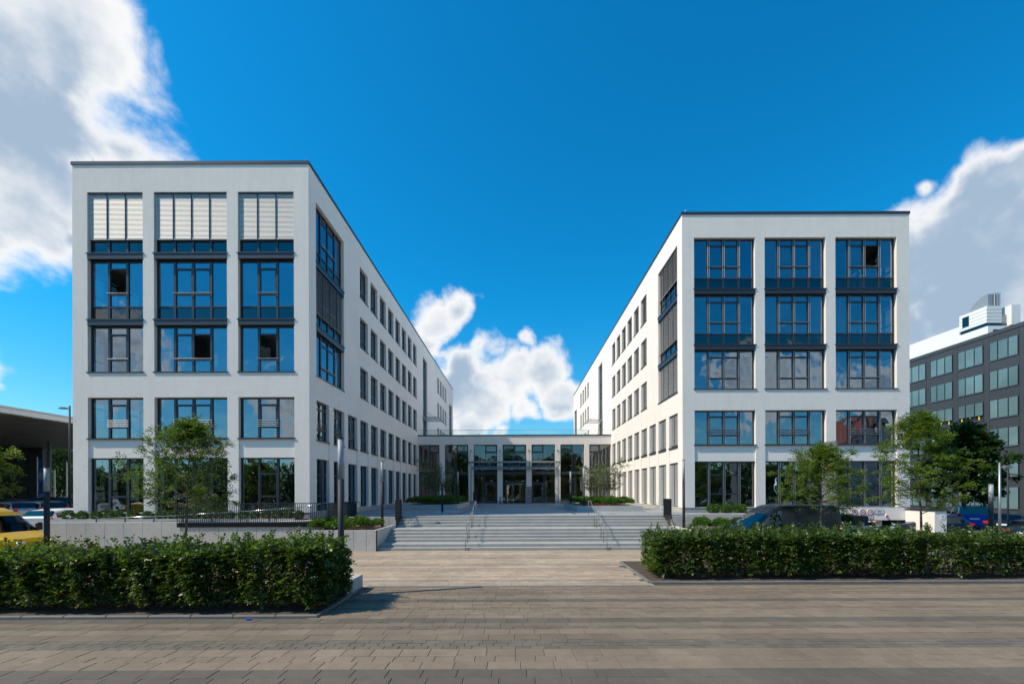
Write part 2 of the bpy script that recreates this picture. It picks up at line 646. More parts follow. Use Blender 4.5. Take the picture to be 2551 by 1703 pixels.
# ------------------------------------------------------------------ key dimensions
PZ = 1.47                                   # level of the raised forecourt
XL, YL, XLO, YLE = -11.81, 24.97, -25.26, 80.9
XR, YR, XRO, YRE = 11.21, 29.69, 26.58, 86.5
YE = 52.26                                  # entrance front
ZCAP0, ZCAP1 = 21.58, 21.76
S0, MOD, WW = .905, 2.415, 1.748
REV = .2                                    # depth of the window reveals
STX0, STX1 = -7.0, 8.86                     # stairs

# ------------------------------------------------------------------ ground
HOLE = (20.6, 26.2, 20.6, 30.6)             # ramp down to the garage
mb = MB()
g = 1500
x0, x1, y0, y1 = HOLE
for a in ((-g, x0, -g, g), (x1, g, -g, g), (x0, x1, -g, y0), (x0, x1, y1, g)):
    mb.quad((a[0], a[2], -.05), (a[1], a[2], -.05), (a[1], a[3], -.05), (a[0], a[3], -.05))
structure('ground', mb, 'ground_far')
mb = MB()
mb.quad((x0, y0, -.05), (x1, y0, -.05), (x1, y1, -1.75), (x0, y1, -1.75))
structure('garage_ramp', mb, 'asphalt')
mb = MB()
mb.quad((28.5, 22, .0), (140, 22, .0), (140, 130, .0), (28.5, 130, .0))
structure('parking_lot', mb, 'asphalt')
mb = MB()
mb.prism([(24.4, -.04), (27, .45), (130, .6), (130, -.04)], 'x', -140, -26.0)
structure('upper_parking_lot', mb, 'asphalt')

# street paving: rows of slabs across the view
ROWS = [(.30, .57, 'd'), (.33, .57, 'd'), (.33, .57, 'l'), (.25, .36, 'l'), (.36, .53, 'l'), (.16, .28, 'g'), (.16, .28, 'g'), (.17, .28, 'g'), (.35, .53, 'm'), (.35, .53, 'l'),
        (.175, .27, 'g'), (.29, .50, 'm'), (.33, .48, 'd'), (.28, .46, 'l'), (.25, .36, 'l'), (.25, .38, 'l'), (.17, .28, 'm'), (.30, .50, 'l')]
TONE = {'l': (.198, .151, .109), 'm': (.166, .128, .093), 'd': (.114, .095, .077), 'g': (.135, .112, .089)}
MATOF = {'l': 'slab_light', 'm': 'slab_mid', 'd': 'slab_dark', 'g': 'slab_grey'}
pave = structure('paved_street', MB().box(-60, 20.5, -30, 22.4, -.048, -.012), 'paving_bed')
rows = []
y = 6.72
k = 0
while y < 22.0:
    if k < len(ROWS):
        dpt, wid, t = ROWS[k]
    else:
        dpt = rnd.choice((.16, .17, .25, .29, .33, .35))
        wid = {.16: .28, .17: .28, .25: .36, .29: .50, .33: .50, .35: .53}[dpt]
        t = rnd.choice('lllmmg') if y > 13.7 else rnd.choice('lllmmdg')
    rows.append((y, dpt, wid, t))
    y += dpt
    k += 1
yb = 6.72
while yb > -12:                             # the same paving goes on under and behind the viewpoint
    dpt, wid = rnd.choice(((.33, .57), (.25, .36), (.35, .53), (.17, .28)))
    yb -= dpt
    rows.append((yb, dpt, wid, rnd.choice('lllmd')))
BEDS = ((-60, -4.72, 10.35, 13.62), (4.25, 60, 14.0, 18.35))
slab_cache = {}
near = []
sv, sf, stone = [], [], []
for (yy, dpt, wid, t) in rows:
    off = rnd.uniform(0, wid)
    half = min(30.0, max(9.0, (yy + dpt) * 1.32 + 1.5))
    n = int(2 * half / wid) + 1
    for i in range(n):
        xx = -half + off + i * wid
        if xx > 20.3:
            continue
        if any(a - wid < xx < b and c - dpt < yy < d for a, b, c, d in BEDS):
            cx = xx + wid / 2
            if any(a < cx < b and c - .1 < yy + dpt / 2 < d for a, b, c, d in BEDS):
                continue
        inview = abs(xx + wid / 2 + .1) < (yy + dpt) * 1.17 + .3 and yy > 6.6
        dz = rnd.uniform(-.0035, .0035)
        if inview and len(near) < 300 and yy < 9.5:
            key = (dpt, wid, t)
            if key not in slab_cache:
                j = .0032
                slab_cache[key] = MB().cbox(j, wid - j, j, dpt - j, -.04, 0, .006).mesh('paving_slab', MATOF[t])
            near.append(put('paving_slab', slab_cache[key], pave, (xx, yy, dz)))
        else:
            j = .004 if yy < 14 else .003
            b = len(sv)
            a0, a1, b0, b1, c = xx + j, xx + wid - j, yy + j, yy + dpt - j, .006
            sv += [(a0, b0, -.03), (a1, b0, -.03), (a1, b1, -.03), (a0, b1, -.03), (a0, b0, dz), (a1, b0, dz), (a1, b1, dz), (a0, b1, dz)]
            sf += [(b, b + 1, b + 5, b + 4), (b + 1, b + 2, b + 6, b + 5), (b + 2, b + 3, b + 7, b + 6), (b + 3, b, b + 4, b + 7), (b + 4, b + 5, b + 6, b + 7)]
            tv = TONE[t]
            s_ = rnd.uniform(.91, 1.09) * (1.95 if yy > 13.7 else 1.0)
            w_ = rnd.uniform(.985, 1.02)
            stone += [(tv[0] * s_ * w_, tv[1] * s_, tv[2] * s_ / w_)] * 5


def toned(name, v, f, tones, mname):
    me = D.meshes.new(name)
    me.from_pydata(v, [], f)
    me.materials.append(MATS[mname])
    a = me.attributes.new('tone', 'FLOAT_VECTOR', 'FACE')
    a.data.foreach_set('vector', np.array(tones, dtype=np.float32).ravel())
    return me


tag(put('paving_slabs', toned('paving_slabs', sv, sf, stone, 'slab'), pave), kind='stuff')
# drain across the street between the two hedges
dr = put('drain_channel', MB().box(-4.7, 4.2, 13.62, 13.80, -.02, .006).mesh('drain_channel', 'curb'), pave)

# forecourt: base, paving, drain strips
mb = MB()
mb.box(XL + .02, 9.0, 26.95, YE + .3, -.04, PZ - .03)
mb.box(XL + .02, STX0 - .01, 25.44, 26.95, -.04, PZ - .03)
mb.box(8.9, 20.4, 25.5, YR + 14, -.04, PZ - .035)
plaza = structure('forecourt', mb, 'paving_bed')
sv, sf, stone = [], [], []
y = 26.62
while y < YE - .02:
    dpt = rnd.choice((.2, .25, .33, .33))
    dpt = min(dpt, YE - .02 - y)
    if dpt < .05:
        break
    wid = rnd.choice((.4, .5, .6, .6))
    base = rnd.choice(((.17, .175, .18), (.20, .20, .20), (.15, .155, .165), (.22, .215, .21)))
    xa = XL + .02
    off = rnd.uniform(0, wid)
    xx = xa - off
    xend = 20.3 if y < YR - .4 else XR - .02
    while xx < xend:
        a0, a1 = max(xx + .004, xa), min(xx + wid - .004, xend)
        if a1 - a0 > .05:
            dz = PZ + rnd.uniform(-.003, .003)
            b = len(sv)
            b0, b1 = y + .004, y + dpt - .004
            sv += [(a0, b0, PZ - .03), (a1, b0, PZ - .03), (a1, b1, PZ - .03), (a0, b1, PZ - .03), (a0, b0, dz), (a1, b0, dz), (a1, b1, dz), (a0, b1, dz)]
            sf += [(b, b + 1, b + 5, b + 4), (b + 1, b + 2, b + 6, b + 5), (b + 2, b + 3, b + 7, b + 6), (b + 3, b, b + 4, b + 7), (b + 4, b + 5, b + 6, b + 7)]
            q = rnd.uniform(.9, 1.1) * 1.6
            stone += [tuple(c * q for c in base)] * 5
        xx += wid
    y += dpt
tag(put('forecourt_slabs', toned('forecourt_slabs', sv, sf, stone, 'slab'), plaza), kind='stuff')
for xs in (-3.7, 3.7):
    put('drain_strip', MB().box(xs - .06, xs + .06, 28, 47, PZ - .02, PZ + .007).mesh('drain_strip', 'anthracite'), plaza)
for i, (x, yy) in enumerate(((-2.9, 34), (2.6, 41))):
    put('drain_strip', MB().box(x - .05, x + .05, yy, yy + 6, PZ - .02, PZ + .0065).mesh('drain_strip', 'anthracite'), plaza)

# ------------------------------------------------------------------ office wings
def facade(mb, M, u0, u1, z0, z1, ops, depth=REV + .06):
    us = sorted({u0, u1, *[o[0] for o in ops], *[o[1] for o in ops]})
    zs = sorted({z0, z1, *[o[2] for o in ops], *[o[3] for o in ops]})
    us = [u for u in us if u0 - 1e-6 <= u <= u1 + 1e-6]
    zs = [z for z in zs if z0 - 1e-6 <= z <= z1 + 1e-6]
    for a, b in zip(us, us[1:]):
        run = None
        for c, d in zip(zs, zs[1:]):
            cu, cz = (a + b) / 2, (c + d) / 2
            if any(o[0] < cu < o[1] and o[2] < cz < o[3] for o in ops):
                continue
            mb.quad(M(a, 0, c), M(b, 0, c), M(b, 0, d), M(a, 0, d))
    for (a, b, c, d) in ops:
        mb.quad(M(a, 0, c), M(a, depth, c), M(a, depth, d), M(a, 0, d))
        mb.quad(M(b, 0, c), M(b, 0, d), M(b, depth, d), M(b, depth, c))
        mb.quad(M(a, 0, d), M(a, depth, d), M(b, depth, d), M(b, 0, d))
        mb.quad(M(a, 0, c), M(b, 0, c), M(b, depth, c), M(a, depth, c))


KITS = {}


def window_kit(Wd, H, n, sp=0.0, bars=0, opened=(), cables=False, gf=False, sill=True, beam=False, gmat='glass', fw=.075, mw=.13, shades=0):
    """local x along the opening, y inwards (0 = outer face of the frame), z up; returns the frame mesh and its sub-parts"""
    key = (round(Wd, 3), round(H, 3), n, sp, bars, tuple(opened), cables, gf, sill, beam, gmat, fw, mw, shades)
    if key in KITS:
        return KITS[key]
    fr = MB()
    e = .004
    D0, D1 = 0.0, .08
    fr.box(e, fw, D0, D1, e, H - e)
    fr.box(Wd - fw, Wd - e, D0, D1, e, H - e)
    fr.box(fw, Wd - fw, D0, D1, e, fw * .8)
    fr.box(fw, Wd - fw, D0, D1, H - fw, H - e)
    step = Wd / n
    for i in range(1, n):
        fr.box(i * step - mw / 2, i * step + mw / 2, D0 - .012, D1, fw * .8, H - fw)
    subs = []
    gb = fw * .8
    if sp:
        fr.box(fw, Wd - fw, D0 - .006, D1, sp - .035, sp + .045)
        gb = sp + .045
    gt = H - fw
    G = gt - gb
    t = .075
    if gf:
        zl, zt_ = gb + .28 * G, gb + .72 * G
    else:
        zl, zt_ = gb + .27 * G, gb + .85 * G
    panes = []
    for i in range(n):
        a = (fw if i == 0 else i * step + mw / 2)
        b = (Wd - fw if i == n - 1 else (i + 1) * step - mw / 2)
        if sp:
            panes.append(('spandrel_panel', 'glass_spandrel', a, b, fw * .8, sp - .035, 0))
        split = (0 < i < n - 1) or n == 2
        if split:
            fr.box(a, b, D0 - .004, D1, zl - t / 2, zl + t / 2)
            fr.box(a, b, D0 - .004, D1, zt_ - t / 2, zt_ + t / 2)
            panes.append(('pane', gmat, a, b, gb, zl - t / 2, 0))
            panes.append(('pane', gmat, a, b, zt_ + t / 2, gt, 0))
            s = .05
            z0, z1 = zl + t / 2, zt_ - t / 2
            if i in opened:
                panes.append(('pane', gmat, a, b, z0, z1, 1))
            else:
                fr.box(a, a + s, D0 + .01, D1, z0, z1)
                fr.box(b - s, b, D0 + .01, D1, z0, z1)
                fr.box(a + s, b - s, D0 + .01, D1, z0, z0 + s * .7)
                fr.box(a + s, b - s, D0 + .01, D1, z1 - s * .7, z1)
                panes.append(('pane', gmat, a + s, b - s, z0 + s * .7, z1 - s * .7, 0))
        else:
            panes.append(('pane', gmat, a, b, gb, gt, 0))
    kr = random.Random(len(KITS) * 13 + n)
    for nm, mm, a, b, z0, z1, op in panes:
        y = D0 + .045
        if shades and nm == 'pane' and not op and kr.random() < .3:
            zz = z0 + (z1 - z0) * kr.choice((0, 0, .3, .45))
            subs.append(('roller_shade', MB().quad((a, y + .12, zz), (b, y + .12, zz), (b, y + .12, z1), (a, y + .12, z1)).mesh('roller_shade', 'shade_cloth')))
        q = MB()
        if op:                              # a sash that stands open into the room
            q.quad((a, y + .02, z0), (a + (b - a) * .25, y + .6, z0), (a + (b - a) * .25, y + .6, z1), (a, y + .02, z1))
        else:
            q.quad((a, y, z0), (b, y, z0), (b, y, z1), (a, y, z1))
        subs.append((nm, q.mesh(nm, mm)))
    if sill:
        q = MB()
        q.box(-.055, Wd + .055, -REV - .05, -REV - .002, -.045, .014)
        q.box(.005, Wd - .005, -REV - .002, D0, .002, .014)
        subs.append(('sill', q.mesh('sill', 'frame')))
    if beam:
        q = MB().box(.004, Wd - .004, -REV - .02, D1, -.34, -.047)
        subs.append(('floor_beam', q.mesh('floor_beam', 'frame')))
    a, b = (step - .08, Wd - step + .08) if n > 2 else (.03, Wd - .03)
    if bars:
        for i in range(bars):
            z = zl + (.055 if bars == 1 else .045) + i * .115
            q = MB().tube((a, -.07, z), (b, -.07, z), .016 if bars > 1 else .02, n=6)
            q.box(a + .02, a + .04, -.07, 0, z - .012, z + .012)
            q.box(b - .04, b - .02, -.07, 0, z - .012, z + .012)
            subs.append(('guard_bar', q.mesh('guard_bar', 'steel_dull')))
    if cables:
        for i in range(1, n):
            q = MB()
            for s in (-.05, .05):
                q.tube((i * step + s, -.06, gb), (i * step + s, -.06, H - .01), .009, n=5)
                q.tube((i * step + s, -.06, gb + .02), (i * step + s, .0, gb + .02), .014, n=5)
            subs.append(('guide_cable', q.mesh('guide_cable', 'steel_dull')))
    KITS[key] = (fr.mesh('window', 'frame'), subs)
    return KITS[key]


BLINDS = {}


def blind_mesh(w, h, tilt=56, pitch=.0715, dep=.078, mname='slat'):
    key = (round(w, 2), round(h, 2), tilt, mname)
    if key not in BLINDS:
        q = MB()
        c, s = math.cos(R(tilt)) * dep / 2, math.sin(R(tilt)) * dep / 2
        z = h - .09
        r = random.Random(int(w * 1000 + h * 100))
        while z > .07:
            zj = z + r.uniform(-.002, .002)
            # curved slat: three points across, lower edge towards the outside
            P = ((-c, -s), (-.004, .010), (c, s))
            for (p, u) in zip(P, P[1:]):
                q.quad((.02, p[0], zj + p[1]), (w - .02, p[0], zj + p[1]), (w - .02, u[0], zj + u[1]), (.02, u[0], zj + u[1]))
            z -= pitch
        q.box(.015, w - .015, -.03, .03, .0, .035)
        BLINDS[key] = q.mesh('blind', mname)
    return BLINDS[key]


RAILS = {}


def add_blinds(root, pos, rotz, Wd, H, n, drop=None, y=-.10, tilt=52, mname='slat'):
    """one blind for each column of the opening, hung from the head"""
    drop = H - .05 if drop is None else drop
    ca, sa = math.cos(rotz), math.sin(rotz)
    step = (Wd - .02) / n
    for i in range(n):
        lx, lz = .01 + i * step, H - .02 - drop
        p = Vector((pos[0] + lx * ca - y * sa, pos[1] + lx * sa + y * ca, pos[2] + lz)) - root.location
        b = put('blind', blind_mesh(step, drop, tilt, mname=mname), root, p, rotz)
        b['kind'] = 'stuff'
        key = (round(step, 3), round(drop, 3))
        if key not in RAILS:
            m1 = MB().box(.012, step - .012, -.04, .04, drop - .075, drop - .002).mesh('head_rail', 'frame')
            m2 = MB().box(-.014, .014, -.045, .045, 0, drop).mesh('guide_rail', 'anthracite')
            RAILS[key] = (m1, m2)
        put('head_rail', RAILS[key][0], b)
        if i:
            put('guide_rail', RAILS[key][1], b)


def add_window(root, pos, rotz, *a, **kw):
    fr, subs = window_kit(*a, **kw)
    w = put('window', fr, root, Vector(pos) - root.location, rotz)
    for nm, me in subs:
        put(nm, me, w)
    return w


Z4, Z3, Z2 = 16.57, 12.80, 9.80             # ledges of the tall bays
ZT = 20.03
Z1S, Z1T, ZGB, ZGT = 6.02, 8.36, 1.80, 4.92
SIDE_ROWS = ((17.62, 19.95), (13.87, 16.17), (10.07, 12.40))


def wing(side):
    left = side < 0
    XI, XO, Y0, Y1 = (XL, XLO, YL, YLE) if left else (XR, XRO, YR, YRE)
    lo, hi = min(XI, XO), max(XI, XO)
    if left:
        bays = [(XL - 12.60, XL - 9.44, 3), (XL - 8.81, XL - 4.66, 4), (XL - 4.03, XL - .85, 3)]
    else:
        bays = [(XR + .81, XR + 4.945, 4), (XR + 5.589, XR + 9.723, 4), (XR + 10.375, XR + 14.516, 4)]
    root = thing('office_building', ((lo + hi) / 2, Y0, 0),
                 'white rendered five storey office wing on the left with blinds down on its top floor' if left else
                 'white rendered five storey office wing on the right above the garage entrance', 'building', 'twin office wings')
    wall = MB()
    MF = lambda u, d, z: (u, Y0 + d, z)
    ops = []
    for a, b, n in bays:
        ops += [(a, b, Z2, ZT), (a, b, ZGB, Z1T)]
    facade(wall, MF, lo, hi, ZGB - .02 if left else ZGB - .02, ZCAP0, ops)
    MS = (lambda u, d, z: (XI - d, u, z)) if left else (lambda u, d, z: (XI + d, u, z))
    cols = 11 if left else 9
    sops = [(Y0 + S0, Y0 + S0 + MOD + WW, Z2, ZT)]
    wins = []
    for i in range(cols):
        a = Y0 + S0 + MOD * i
        sops.append((a, a + WW, ZGB, Z1T))
        if i >= 3:
            for z0, z1 in SIDE_ROWS:
                sops.append((a, a + WW, z0, z1))
                wins.append((a, z0, z1))
    if left:
        strip, fcols = (55.3, 57.8), [65.3 + 2.22 * i for i in range(4)]
        fw_ = 1.45
        cg = (76.6, 79.6)
    else:
        strip, fcols = (57.5, 60.4), [68.4 + 2.55 * i for i in range(4)]
        fw_ = 1.6
        cg = (82.2, 85.4)
    sops.append((strip[0], strip[1], 9.75, 19.9))
    sops.append((cg[0], cg[1], 9.75, 18.2))
    for a in fcols:
        for z0, z1 in SIDE_ROWS:
            sops.append((a, a + fw_, z0, z1))
            wins.append((a, z0, z1))
    facade(wall, MS, Y0, Y1, ZGB - .02, ZCAP0, sops)
    MO = (lambda u, d, z: (XO + d, u, z)) if left else (lambda u, d, z: (XO - d, u, z))
    oops = []
    for i in range(6):
        a = Y0 + S0 + MOD * i * 1.0
        for z0, z1 in SIDE_ROWS + ((Z1S, Z1T), (2.3, ZGT)):
            oops.append((a, a + WW, z0, z1))
    facade(wall, MO, Y0, Y1, ZGB - .02, ZCAP0, oops)
    wall.quad((lo, Y1, 0), (hi, Y1, 0), (hi, Y1, ZCAP0), (lo, Y1, ZCAP0))
    wall.quad((lo, Y0, ZCAP0), (hi, Y0, ZCAP0), (hi, Y1, ZCAP0), (lo, Y1, ZCAP0))
    wpart(root, 'wall', wall, 'stucco')
    # plinth
    pl = MB()
    t = .03
    if left:
        pl.box(lo + t, hi - t, Y0 + t, Y0 + .5, 0, ZGB - .02)
        pl.box(lo + t, lo + .5, Y0 + .5, Y1 - .1, 0, ZGB - .02)
        pl.box(hi - .5, hi - t, Y0 + .5, Y1 - .1, 0, ZGB - .02)
        wpart(root, 'plinth', pl, 'plinth')
    else:
        gx = 21.55                          # right of this the base is the garage front
        pl.box(lo + t, gx, Y0 + t, Y0 + .5, 0, ZGB - .02)
        pl.box(lo + t, lo + .5, Y0 + .5, Y1 - .1, 0, ZGB - .02)
        wpart(root, 'plinth', pl, 'plinth')
    # coping
    cp = MB()
    o = .045
    cp.box(lo - o, hi + o, Y0 - o, Y0 + .35, ZCAP0 + .002, ZCAP1)
    cp.box(lo - o, lo + .35, Y0 + .35, Y1 + o, ZCAP0 + .002, ZCAP1)
    cp.box(hi - .35, hi + o, Y0 + .35, Y1 + o, ZCAP0 + .002, ZCAP1)
    wpart(root, 'roof_coping', cp, 'coping')
    for x in ((lo + 1.0, hi - .25) if left else (lo + .3, hi - .95)):
        wpart(root, 'lightning_rod', MB().tube((x, Y0 + .2, ZCAP1), (x, Y0 + .2, ZCAP1 + .28), .012, n=5), 'steel_dull')
    # spandrel fields between ground and first floor
    for a, b, n in bays:
        wpart(root, 'spandrel_field', MB().box(a + .003, b - .003, Y0 + .07, Y0 + REV + .05, ZGT, Z1S - .002), 'stucco_fine')
    for i in range(cols):
        a = Y0 + S0 + MOD * i
        m = MB()
        xs = sorted((MS(0, .05, 0)[0], MS(0, REV + .05, 0)[0]))
        m.box(xs[0], xs[1], a + .003, a + WW - .003, ZGT, Z1S - .002)
        wpart(root, 'spandrel_field', m, 'stucco_fine')
    # front windows
    cb = True
    opened = {0: {3: (1,), 2: ()}, 1: {3: (), 2: (2,)}, 2: {3: (), 2: (1,)}} if left else {0: {}, 1: {4: ()}, 2: {4: (2,)}}
    for bi, (a, b, n) in enumerate(bays):
        Wd = b - a
        p = lambda z: (a, Y0 + REV, z)
        oo = opened[bi]
        add_window(root, p(Z4), 0, Wd, ZT - Z4, n, sp=.77, beam=True, bars=0 if left else 1, opened=oo.get(4, ()), cables=not left, shades=bi + 4)
        add_window(root, p(Z3), 0, Wd, 16.20 - Z3, n, sp=.77, beam=True, bars=1, opened=oo.get(3, ()), cables=not left, shades=bi + 1)
        add_window(root, p(Z2), 0, Wd, 12.44 - Z2, n, bars=1, opened=oo.get(2, ()), cables=not left, shades=bi + 1)
        add_window(root, p(Z1S), 0, Wd, Z1T - Z1S, n, bars=4, cables=not left)
        add_window(root, p(ZGB), 0, Wd, ZGT - ZGB, n, gf=True, sill=False, cables=not left)
        if left:
            add_blinds(root, p(Z4 + .77), 0, Wd, ZT - Z4 - .77, n, tilt=60, mname='slat_sunlit')
    # courtyard windows
    rz = R(90) if left else R(-90)

    def sp_(a, w, z):
        return (XI - REV, a, z) if left else (XI + REV, a + w, z)
    a, w = Y0 + S0, MOD + WW
    for zi, (z, top, sp) in enumerate(((Z4, ZT, .77), (Z3, 16.20, .77), (Z2, 12.44, 0))):
        add_window(root, sp_(a, w, z), rz, w, top - z, 4, sp=sp, beam=sp > 0, bars=1)
        if not left or zi == 1:
            add_blinds(root, sp_(a, w, z + sp), rz, w, top - z - sp, 4, drop=(top - z - sp - (.05 if zi != 0 or left else .45)))
    for i in range(cols):
        a = Y0 + S0 + MOD * i
        add_window(root, sp_(a, WW, Z1S), rz, WW, Z1T - Z1S, 2, bars=4 if left else 0)
        add_window(root, sp_(a, WW, ZGB), rz, WW, ZGT - ZGB, 2, gf=True, sill=False)
        if not left:
            add_blinds(root, sp_(a, WW, Z1S), rz, WW, Z1T - Z1S, 2, drop=Z1T - Z1S - .14)
            add_blinds(root, sp_(a, WW, ZGB), rz, WW, ZGT - ZGB, 2, drop=ZGT - ZGB - .1)
    for (a, z0, z1) in wins:
        w = WW if a < 53 else fw_
        add_window(root, sp_(a, w, z0), rz, w, z1 - z0, 2, bars=0)
        if not left:
            add_blinds(root, sp_(a, w, z0), rz, w, z1 - z0, 2, drop=z1 - z0 - .1)
        elif abs(a - (Y0 + S0 + MOD * 8)) < .1 and 13 < z0 < 15:
            add_blinds(root, sp_(a, w, z0), rz, w, z1 - z0, 2)
    # stair glazing above the terrace and the corner glazing at the far end
    for (s0, s1), top, n in ((strip, 19.9, 2), (cg, 18.2, 2)):
        zz = [9.75, 12.6, 16.2, top]
        for z0, z1 in zip(zz, zz[1:]):
            add_window(root, sp_(s0, s1 - s0, z0), rz, s1 - s0, z1 - z0, n, sill=False)
    # slatted steel awning over the terrace door
    sgn = 1 if left else -1
    aw = put('awning', MB().box(-.0, .06, 0, 2.6, 0, .08).mesh('awning', 'steel_dull'), root, Vector((XI, strip[0] - .6, 12.2)) - root.location)
    for i in range(6):
        x = sgn * (.25 + i * .33)
        put('awning_slat', MB().box(x - .09, x + .09, 0, 3.6, -.02, .03).mesh('awning_slat', 'steel_dull'), aw)
    for yy in (.1, 3.4):
        put('awning_arm', MB().box(min(0, sgn * 2.1), max(0, sgn * 2.1), yy, yy + .06, -.06, -.021).mesh('awning_arm', 'steel_dull'), aw)
        put('awning_rod', MB().tube((0, yy + .03, .9), (sgn * 1.7, yy + .03, 0), .018, n=5).mesh('awning_rod', 'steel_dull'), aw)
    # outer windows
    ro = R(-90) if left else R(90)
    for (a, b, z0, z1) in oops:
        pos = (XO + REV, b, z0) if left else (XO - REV, a, z0)
        add_window(root, pos, ro, WW, z1 - z0, 2, sill=False)
    # rooms behind the glass
    fl = [ZGB - .05, 5.45, 9.15, 12.47, 16.22, 20.6]
    for i, z in enumerate(fl):
        zt = z
        zb = z - (.35 if i else .2)
        wpart(root, 'floor_slab', MB().box(lo + .3, hi - .3, Y0 + REV + .15, Y1 - .3, zb, zt, 0), 'interior' if i else 'interior_floor')
    core = MB()
    xm = (lo + hi) / 2
    core.box(xm - 1.3, xm + 1.3, Y0 + 7.5, Y1 - 4, ZGB, 20.5)
    wpart(root, 'corridor_core', core, 'interior_wall')
    pw = MB()
    pr = random.Random(3 if left else 5)
    for i in range(1, 9):
        yy = Y0 + 5.6 + i * MOD * 2 - (MOD * 2 - .4)
        if yy > Y1 - 5:
            break
        pw.box(lo + .35, xm - 1.4, yy, yy + .1, ZGB, 20.5)
        pw.box(xm + 1.4, hi - .35, yy, yy + .1, ZGB, 20.5)
    wpart(root, 'partition', pw, 'interior_wall')
    # roof plant
    if left:
        wpart(root, 'roof_plant_box', MB().box(-15, -12.4, 50, 57, ZCAP0, 22.7), 'panel_white')
    else:
        wpart(root, 'roof_plant_box', MB().box(12.0, 14.6, 53, 60, ZCAP0, 23.0), 'panel_white')
    return root


WL = wing(-1)
WR = wing(1)
# desks behind the ground floor glass of the left wing
for i, (x, w) in enumerate(((-19.5, 3.4), (-14.9, 2.8))):
    wpart(WL, 'reception_desk', MB().box(x, x + w, YL + 2.4, YL + 3.1, ZGB, ZGB + 1.15), 'interior_wood')


# ------------------------------------------------------------------ garage front under the right wing
def garage():
    root = WR
    gx0, gx1 = 21.55, XRO
    zl = .90
    m = MB()
    m.box(gx0 + .003, XRO - .002, YR + .012, YR + .5, zl, ZGB - .03)
    wpart(root, 'garage_lintel', m, 'stucco_fine')
    m = MB().box(gx0 + .0, gx0 + .45, YR + .012, YR + .5, -1.75, zl)
    wpart(root, 'garage_pier', m, 'stucco_fine')
    wpart(root, 'garage_pier', MB().box(24.6, 25.0, YR + .4, YR + .8, -1.75, zl), 'stucco_fine')
    m = MB().box(gx0, XRO, YR + 5, YR + 5.2, -1.8, zl + .3)
    m.box(gx0, XRO, YR + .5, YR + 5, zl + .02, zl + .3)
    m.box(gx0 - .2, gx0 - .01, YR + .5, YR + 5, -1.8, zl)
    m.box(XRO + .01, XRO + .2, YR + .5, YR + 5, -1.8, zl)
    m.box(gx0 - .2, XRO + .2, YR + .3, YR + 5, -1.85, -1.76)
    wpart(root, 'garage_interior', m, 'interior')
    wpart(root, 'garage_door', MB().box(22.4, 24.4, YR + 2.6, YR + 2.7, -1.75, zl), 'concrete')


garage()


def text_mesh(s, size, mname, ext=.002):
    c = D.curves.new('lettering', 'FONT')
    c.body = s
    c.size = size
    c.extrude = ext
    c.align_x = 'CENTER'
    c.align_y = 'CENTER'
    o = D.objects.new('tmp', c)
    COL.objects.link(o)
    bpy.context.view_layer.update()
    me = D.meshes.new_from_object(o.evaluated_get(bpy.context.evaluated_depsgraph_get()))
    D.objects.remove(o)
    me.materials.clear()
    me.materials.append(MATS[mname])
    me.name = 'lettering'
    return me


def disc(r, y0, y1, n=32, r_in=0.0):
    q = MB()
    if r_in:
        i = 0
        for k in range(n):
            a, b = 2 * math.pi * k / n, 2 * math.pi * (k + 1) / n
            P = lambda rr, t, y: (rr * math.cos(t), y, rr * math.sin(t))
            q.quad(P(r_in, a, y0), P(r, a, y0), P(r, b, y0), P(r_in, b, y0))
            q.quad(P(r, a, y0), P(r, a, y1), P(r, b, y1), P(r, b, y0))
    else:
        q.tube((0, y1, 0), (0, y0, 0), r, n=n)
    return q


def front_text(s, size, mname, parent, loc):
    o = put('lettering', text_mesh(s, size, mname), parent, loc)
    o.rotation_euler = (R(90), 0, 0)
    return o


SY = YR - .012
for (px, py, lab, txt) in ((2128.8, 1275, 'round red rimmed traffic sign with small lorry pictogram, leftmost over the garage', None),
                           (2148.5, 1275, 'round red rimmed height limit sign reading 2m over the garage', '2m'),
                           (2168, 1275, 'round red rimmed speed limit sign reading 10 over the garage', '10')):
    p = at(px, py, SY)
    s = put('traffic_sign', disc(.215, -.006, .02).mesh('traffic_sign', 'sign_white'), None, p)
    tag(s, lab, 'sign', 'traffic signs over the garage entrance')
    put('red_rim', disc(.205, -.010, -.006, r_in=.150).mesh('red_rim', 'sign_red'), s)
    if txt:
        front_text(txt, .19 if txt == '10' else .16, 'sign_black', s, (0, -.010, 0))
        if txt == '2m':
            for sgn in (1, -1):
                put('arrow_mark', MB().prism([(-.035, sgn * .125), (.035, sgn * .125), (0, sgn * .085)], 'y', -.012, -.008).mesh('arrow_mark', 'sign_black'), s)
    else:
        q = MB()
        for zz in (.05, 0, -.05):
            q.box(-.09, .09, -.012, -.008, zz - .012, zz + .012)
        put('pictogram', q.mesh('pictogram', 'sign_black'), s)
p = at(2191, 1274.5, SY)
s = tag(put('notice_board', MB().box(-.29, .29, -.004, .02, -.15, .15).mesh('notice_board', 'sign_black'), None, p), 'wide white notice plate with small text right of the speed limit sign', 'sign')
put('plate_face', MB().box(-.27, .27, -.008, -.004, -.13, .13).mesh('plate_face', 'sign_white'), s)
for zz, w in ((.07, .16), (.015, .10), (-.05, .2)):
    put('text_line', MB().box(-w, w, -.012, -.008, zz - .012, zz + .012).mesh('text_line', 'sign_black'), s)
p = at(2168, 1287.5, SY)
s = tag(put('notice_board', MB().box(-.20, .20, -.004, .02, -.115, .115).mesh('notice_board', 'sign_black'), None, p), 'small white plate reading Hier gilt die StVO below the speed limit sign', 'sign')
put('plate_face', MB().box(-.185, .185, -.008, -.004, -.1, .1).mesh('plate_face', 'sign_white'), s)
